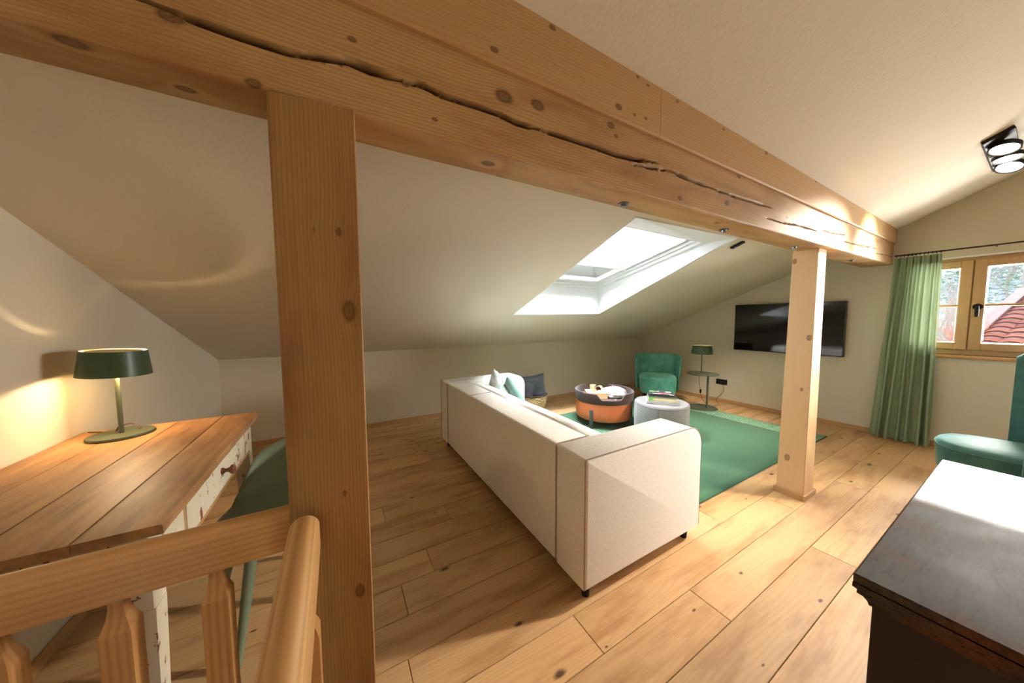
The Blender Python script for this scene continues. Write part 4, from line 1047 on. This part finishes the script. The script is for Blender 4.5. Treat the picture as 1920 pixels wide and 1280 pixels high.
lp = lamp('table_lamp', 'small green lamp on the round side table in the corner', (tx_-.035, ty_+.0, RZT+.533), math.radians(40), .300, .425, .142, .122, .092, 1.0)
cb = NT('cord'); 
cord = thing('lamp_cord', 'thin dark lamp cord with a switch hanging from the side table to the socket', 'cord', (tx_, ty_, 0))
def wp(px, py, X_): p = P(px, py, 'x', X_); return (p.x-tx_, p.y-ty_, p.z)
bb = B(); pts = [wp(1311, 700, 5.06), wp(1311, 714, 5.05), wp(1313, 730, 5.04), wp(1314, 738, 5.04)]
import itertools
def smooth(pts, n=6):
    out = []; pts = [Vector(p) for p in pts]
    for i in range(len(pts)-1):
        a_, b_, c_, d_ = pts[max(i-1, 0)], pts[i], pts[i+1], pts[min(i+2, len(pts)-1)]
        for k_ in range(n):
            t = k_/n; out.append(.5*((2*b_)+(c_-a_)*t+(2*a_-5*b_+4*c_-d_)*t*t+(3*b_-a_-3*c_+d_)*t**3))
    return out+[pts[-1]]
def fl_(px, py, z=.014): p = P(px, py, 'z', z); return (p.x-tx_, p.y-ty_, z)
pts += [wp(1318, 750, 5.1), fl_(1330, 760, .02), fl_(1338, 761), fl_(1347, 757, .004), wp(1343, 750, 5.35), wp(1345, 745, 5.43), wp(1352, 740, 5.46), wp(1357, 732, 5.47), wp(1356, 722, 5.485)]
bb.tube(smooth(pts), .003, 6); bb.build('wire', plain('dark_cord', (60, 48, 40), .6), cord)
sp = wp(1313.5, 733, 5.04); B().box(sp[0]-.012, sp[0]+.012, sp[1]-.012, sp[1]+.012, sp[2]-.03, sp[2]+.03, .008, 3).build('switch', M['black'], cord)
bb = B(); c_ = smooth([(-.885+.05, 2.115+.03, .850), (-.885+.02, 2.115+.045, .875), (-.90, 2.14, .872), (-.93, 2.17, .842), (-.99, 2.21, .839), (-1.04, 2.235, .839)], 6)
o = bb; o.tube([Vector(p)-Vector((-.9, 2.15, 0)) for p in c_], .0028, 6); o = o.build('lamp_cord', plain('brown_cord', (84, 50, 36), .6)); o.location = (-.9, 2.15, 0); tag(o, 'thin brown cord behind the pole of the desk lamp', 'cord')

# ------------------------------------------------------------------ desk
dx0, dx1, dy0, dy1, dt = -1.066, -.412, 1.118, 2.262, .835
M['desktop'] = wood('old_desk_top', 'y', (192, 150, 104), (150, 106, 66), knot='6a4020', freq=30, rnd=True, autok=.016, kscale=2.4, wob=.12, contrast=.35, rough=.5, spec=.35, stain=(112, 72, 42), bstr=.12)
cpaint = NT('chipped_white_paint'); o_ = cpaint.obj()
n1 = cpaint.noise(o_, 16, 5, .65); n2 = cpaint.noise(cpaint.vec('MULTIPLY', o_, (30, 30, 8)), 1.0, 4, .6)
f = cpaint.ramp(cpaint.math('ADD', cpaint.math('MULTIPLY', n1, .55), cpaint.math('MULTIPLY', n2, .45)), [(.575, 0), (.59, 1)])
cpaint.col(cpaint.mix(f, cpaint.mix(n1, lin((224, 214, 190)), lin((206, 194, 168))), lin((128, 74, 48)))); cpaint.bump(f, -.4, .002); M['chip'] = cpaint.done(.5)
desk = thing('desk', 'old wooden table with worn plank top and chipped white legs by the left wall', 'table', (dx0, dy0, 0)); DX, DY = dx1-dx0, dy1-dy0
xb_ = [0, .155, .325, .50, DX]
for x0, x1 in zip(xb_, xb_[1:]):
    bb = B(); t = bmesh.new(); n = 24
    def topfn(i, s_): return 0
    L = []
    for i in range(n+1):
        y = DY*i/n; e0 = .0012; e1 = .0012
        e0 = e1 = .0005; xa = x0+e0 if x0 > 0 else 0; xe = x1-e1 if x1 < DX else DX-.004*abs(mnoise.noise(Vector((y*9, 1, 2))))
        L.append([t.verts.new((xa, y, dt-.026)), t.verts.new((xe, y, dt-.026)), t.verts.new((xe+.0, y, dt-.005)), t.verts.new((xe-.004, y, dt)), t.verts.new((xa+.001, y, dt)), t.verts.new((xa, y, dt-.001))])
    for a_, b_ in zip(L, L[1:]):
        for k_ in range(6): t.faces.new((a_[k_], a_[(k_+1) % 6], b_[(k_+1) % 6], b_[k_]))
    t.faces.new(L[0]); t.faces.new(L[-1][::-1]); bmesh.ops.recalc_face_normals(t, faces=t.faces[:]); bb.merge(t)
    o = bb.build('board', M['desktop'], desk, smooth=False)
az0, az1 = .655, dt-.027
fx = DX-.035
bb = B(); bb.box(.03, .055, .05, DY-.05, az0, az1, .002, 1); bb.build('apron', M['chip'], desk, smooth=False)
for y in (.035, DY-.06): B().box(.06, fx-.05, y, y+.022, az0, az1, .002, 1).build('apron', M['chip'], desk, smooth=False)
lw = .062
for x, y in ((.025, .025), (fx-lw, .025), (.025, DY-lw-.025), (fx-lw, DY-lw-.025)):
    bb = B(); cx_, cy_ = x+lw/2, y+lw/2; q = .019; h_ = lw/2
    bb.hexa([(cx_-q, cy_-q, 0), (cx_+q, cy_-q, 0), (cx_+q, cy_+q, 0), (cx_-q, cy_+q, 0), (cx_-h_, cy_-h_, az0-.06), (cx_+h_, cy_-h_, az0-.06), (cx_+h_, cy_+h_, az0-.06), (cx_-h_, cy_+h_, az0-.06)])
    bb.box(cx_-h_, cx_+h_, cy_-h_, cy_+h_, az0-.06, az1, .003, 1)
    bb.build('leg', M['chip'], desk, smooth=False)
B().box(fx-.02, fx, .025+lw, DY-lw-.025, az1-.018, az1, .001, 1).build('rail', M['chip'], desk, smooth=False)
B().box(fx-.02, fx, .025+lw, DY-lw-.025, az0-.02, az0-.002, .001, 1).build('rail', M['desktop'], desk, smooth=False)
yst = 1.335-dy0
B().box(fx-.02, fx+.001, yst, yst+.022, az0-.002, az1-.018, .001, 1).build('stile', M['desktop'], desk, smooth=False)
for y0, y1, kn in ((.025+lw+.003, yst-.003, False), (yst+.025, DY-lw-.028, True)):
    d = B().box(fx-.018, fx+.004, y0, y1, az0, az1-.020, .002, 1).build('drawer', M['chip'], desk, smooth=False)
    if kn:
        yk = 1.70-dy0; bb = B(); bb.lathe([(0, 0), (.013, 0), (.012, .006), (.007, .014), (.010, .024), (.019, .032), (.019, .040), (.012, .045), (0, .046)], (0, 0, 0), 20, Matrix.Translation((fx+.004, yk, (az0+az1)/2)) @ Matrix.Rotation(PI/2, 4, 'Y'))
        part(bb.build('knob', plain('knob_wood', (112, 62, 40), .5), d), 'dark turned wooden knob')

# ------------------------------------------------------------------ moulded desk chair
shellm = plain('sage_plastic', (126, 142, 118), .42, var=.02)
cshell = thing('desk_chair', 'sage green moulded bucket chair beside the desk', 'chair', (-.235, 1.79, 0), math.radians(200))
def shell(u, v):
    # v: 0 seat centre .. 1 rim ; u: angle, 0 = front (+x)
    a_ = 2*PI*u; c_, s_ = math.cos(a_), math.sin(a_)
    backness = (1-c_)/2
    seat_r = .222
    rimh = .445 + .235*(1/(1+math.exp(-(backness-.33)*16))) + .10*max(0, -c_)**1.3
    rr = seat_r*min(1, v/.6); x = rr*c_*1.02-.0; y = rr*s_*1.05; z = .455-.018*(1-min(1, v/.6)**2)
    if v > .6:
        t = (v-.6)/.4; tt = t
        rise = rimh-.455
        bulge = .05*math.sin(min(1, t*1.2)*PI/2)+.045*t*min(1, max(0, rise)/.2)
        x += c_*bulge; y += s_*bulge*1.25
        z += rise*(t**1.5 if rise > 0 else t)
        if rise < .02: z -= .02*t*t
    return (x, y, z)
bb = B(); bb.grid(shell, 72, 22, True); o = bb.build('shell', shellm, cshell, ang=180); solid(o, .007, 0)
for (x, y), (fx_, fy_) in (((.16, .15), (.24, .215)), ((.16, -.15), (.24, -.215)), ((-.15, .14), (-.22, .20)), ((-.15, -.14), (-.22, -.20))):
    bb = B(); bb.tube([(x, y, .445), ((x+fx_)/2, (y+fy_)/2, .22), (fx_, fy_, 0)], [.023, .018, .012], 14); bb.build('leg', shellm, cshell)

# ------------------------------------------------------------------ chest of drawers
cm = NT('worn_dark_chest'); o_ = cm.obj()
n1 = cm.noise(cm.vec('MULTIPLY', o_, (1.2, 7, 7)), 1.0, 5, .65); n2 = cm.noise(cm.vec('MULTIPLY', o_, (12, 60, 60)), 1.0, 4, .7); n3 = cm.noise(o_, 4, 4, .6)
c_ = cm.mix(cm.ramp(n1, [(.35, 0), (.7, 1)]), lin((40, 32, 25)), lin((78, 72, 62)))
c_ = cm.mix(cm.ramp(n3, [(.5, 0), (.62, .8)]), c_, lin((96, 56, 32)))
c_ = cm.mix(cm.ramp(n2, [(.5, 0), (.64, .7)]), c_, lin((44, 32, 24)))
cm.col(c_); cm.bump(n2, .15, .002); M['chesttop'] = cm.done(cm.ramp(n3, [(.2, .5), (.8, .75)]), spec=.15)
cm2 = plain('dark_stained_wood', (34, 18, 11), .6, var=.2, scale=4)
qx0, qx1, qy1, qy0, qh = .972, 2.078, .186, -.38, .80
chest = thing('chest_of_drawers', 'dark worn wooden chest with a moulded top in the right foreground', 'chest', (qx0, qy0, 0)); QX, QY = qx1-qx0, qy1-qy0
xs_ = [0, .03]
B().box(.0, QX, 0, QY, qh-.020, qh, .003, 1).build('top', M['chesttop'], chest, smooth=False)
pts = [(0, qh-.0205), (-.000, qh-.030), (.006, qh-.036), (.006, qh-.044), (.014, qh-.050), (.020, qh-.060), (.022, qh-.068)]
bb = B()
def moul(u, v):
    i = int(round(v*(len(pts)-1))); off, z_ = pts[i]; k_ = int(round(u*4)) % 4
    cs = [(off, off), (QX-off, off), (QX-off, QY-off), (off, QY-off)][k_]; return (cs[0], cs[1], z_)
bb.grid(moul, 4, len(pts)-1); bb.build('cornice', M['chesttop'], chest, smooth=False)
e_ = .026
B().box(e_, QX-e_, e_, QY-e_, .06, qh-.022, .002, 1).build('carcass', cm2, chest, smooth=False)
B().box(e_-.008, QX-e_+.008, e_-.008, QY-e_+.008, 0, .075, .004, 1).build('plinth', cm2, chest, smooth=False)
for i in range(3):
    z0 = .10+i*.215
    d = B().box(e_+.03, QX-e_-.03, e_-.016, e_-.0005, z0, z0+.195, .003, 1).build('drawer', cm2, chest, smooth=False)
    for xk in (.25, QX-.25):
        bb = B(); bb.lathe([(0, 0), (.012, 0), (.008, .012), (.016, .022), (.012, .028), (0, .03)], (0, 0, 0), 16, Matrix.Translation((xk, e_-.016, z0+.1)) @ Matrix.Rotation(PI/2, 4, 'X')); bb.build('knob', M['iron'], d)

# ------------------------------------------------------------------ ceiling spotlight, detector, skylight control
fa, fb_ = Vector((3.69, .31)), Vector((3.72, .205))
fx0, fx1, fyc, fw_ = 3.70, 4.45, .245, .125
fz = zr(4.0, fyc)
sl_ = math.atan((zr(4.0, 0)-zr(4.0, .3))/.3)
spot = thing('ceiling_spotlight', 'black ceiling spotlight bar with three round lit lamps', 'spotlight', (fx0, fyc, fz)); spot.rotation_euler = (-sl_, 0, 0)
B().box(0, fx1-fx0, -fw_/2, fw_/2, -.028, -.001, .003, 1).build('plate', M['black'], spot, smooth=False)
em = NT('lit_lens'); em.b.inputs['Emission Color'].default_value = (1, .86, .62, 1); em.b.inputs['Emission Strength'].default_value = 14; em.done(.5)
for k_, (x, tilt) in enumerate(((.13, (.10, .34)), (.37, (-.05, .12)), (.62, (.16, .42)))):
    Ms = Matrix.Translation((x, 0, -.068)) @ Matrix.Rotation(sl_+tilt[0], 4, 'X') @ Matrix.Rotation(tilt[1], 4, 'Y')
    bb = B(); bb.lathe([(0, .028), (.04, .026), (.062, .006), (.064, -.022), (.058, -.022), (.055, .0), (0, .004)], n=36, M=Ms); h_ = bb.build('lamp_head', M['black'], spot)
    bb = B(); bb.lathe([(0, -.018), (.054, -.018), (.054, -.014), (0, -.014)], n=36, M=Ms); bb.build('lens', em.m, h_)
    bb = B(); bb.tube([(x, 0, -.028), (x, 0, -.045)], .012, 12); bb.build('swivel', M['black'], h_)
    wp_ = spot.matrix_basis @ Vector((x, 0, 0)); base_p = Vector((fx0+x, fyc-.01, fz-.155))
    l = add_light('spot_light', 'SPOT', base_p, (500, 520, 60)[k_], (1.0, .91, .80), spot_size=math.radians(58), spot_blend=.8, shadow_soft_size=.09)
    aim(l, Vector([(1.5, 1.7, .1), (4.1, 2.9, 0), (3.0, 0.4, 0)][k_]))
det = B(); det.lathe([(0, 0), (.035, 0), (.038, .01), (.038, .022), (0, .022)], n=28); det = det.build('smoke_detector', plain('detector_white', (226, 220, 206), .5))
pd = P(1878, 297, 'z', 2.62); det.location = (pd.x, pd.y, zr(pd.x, pd.y)-.023); det.rotation_euler = (-sl_, 0, 0); tag(det, 'small pale round detector on the ceiling below the spotlights', 'detector')
sc_ = thing('blind_control', 'small black control unit on the slope beside the skylight', 'switch', (3.29, 1.502, zl(3.29, 1.502)))
sc_.rotation_euler = (-math.atan(.39), 0, 0)
B().box(-.025, .025, -.055, .055, -.016, -.001, .004, 2).build('casing', M['black'], sc_)
B().box(-.012, .012, .01, .035, -.0175, -.0162).build('button', plain('grey_button', (60, 60, 62), .4), sc_, smooth=False)
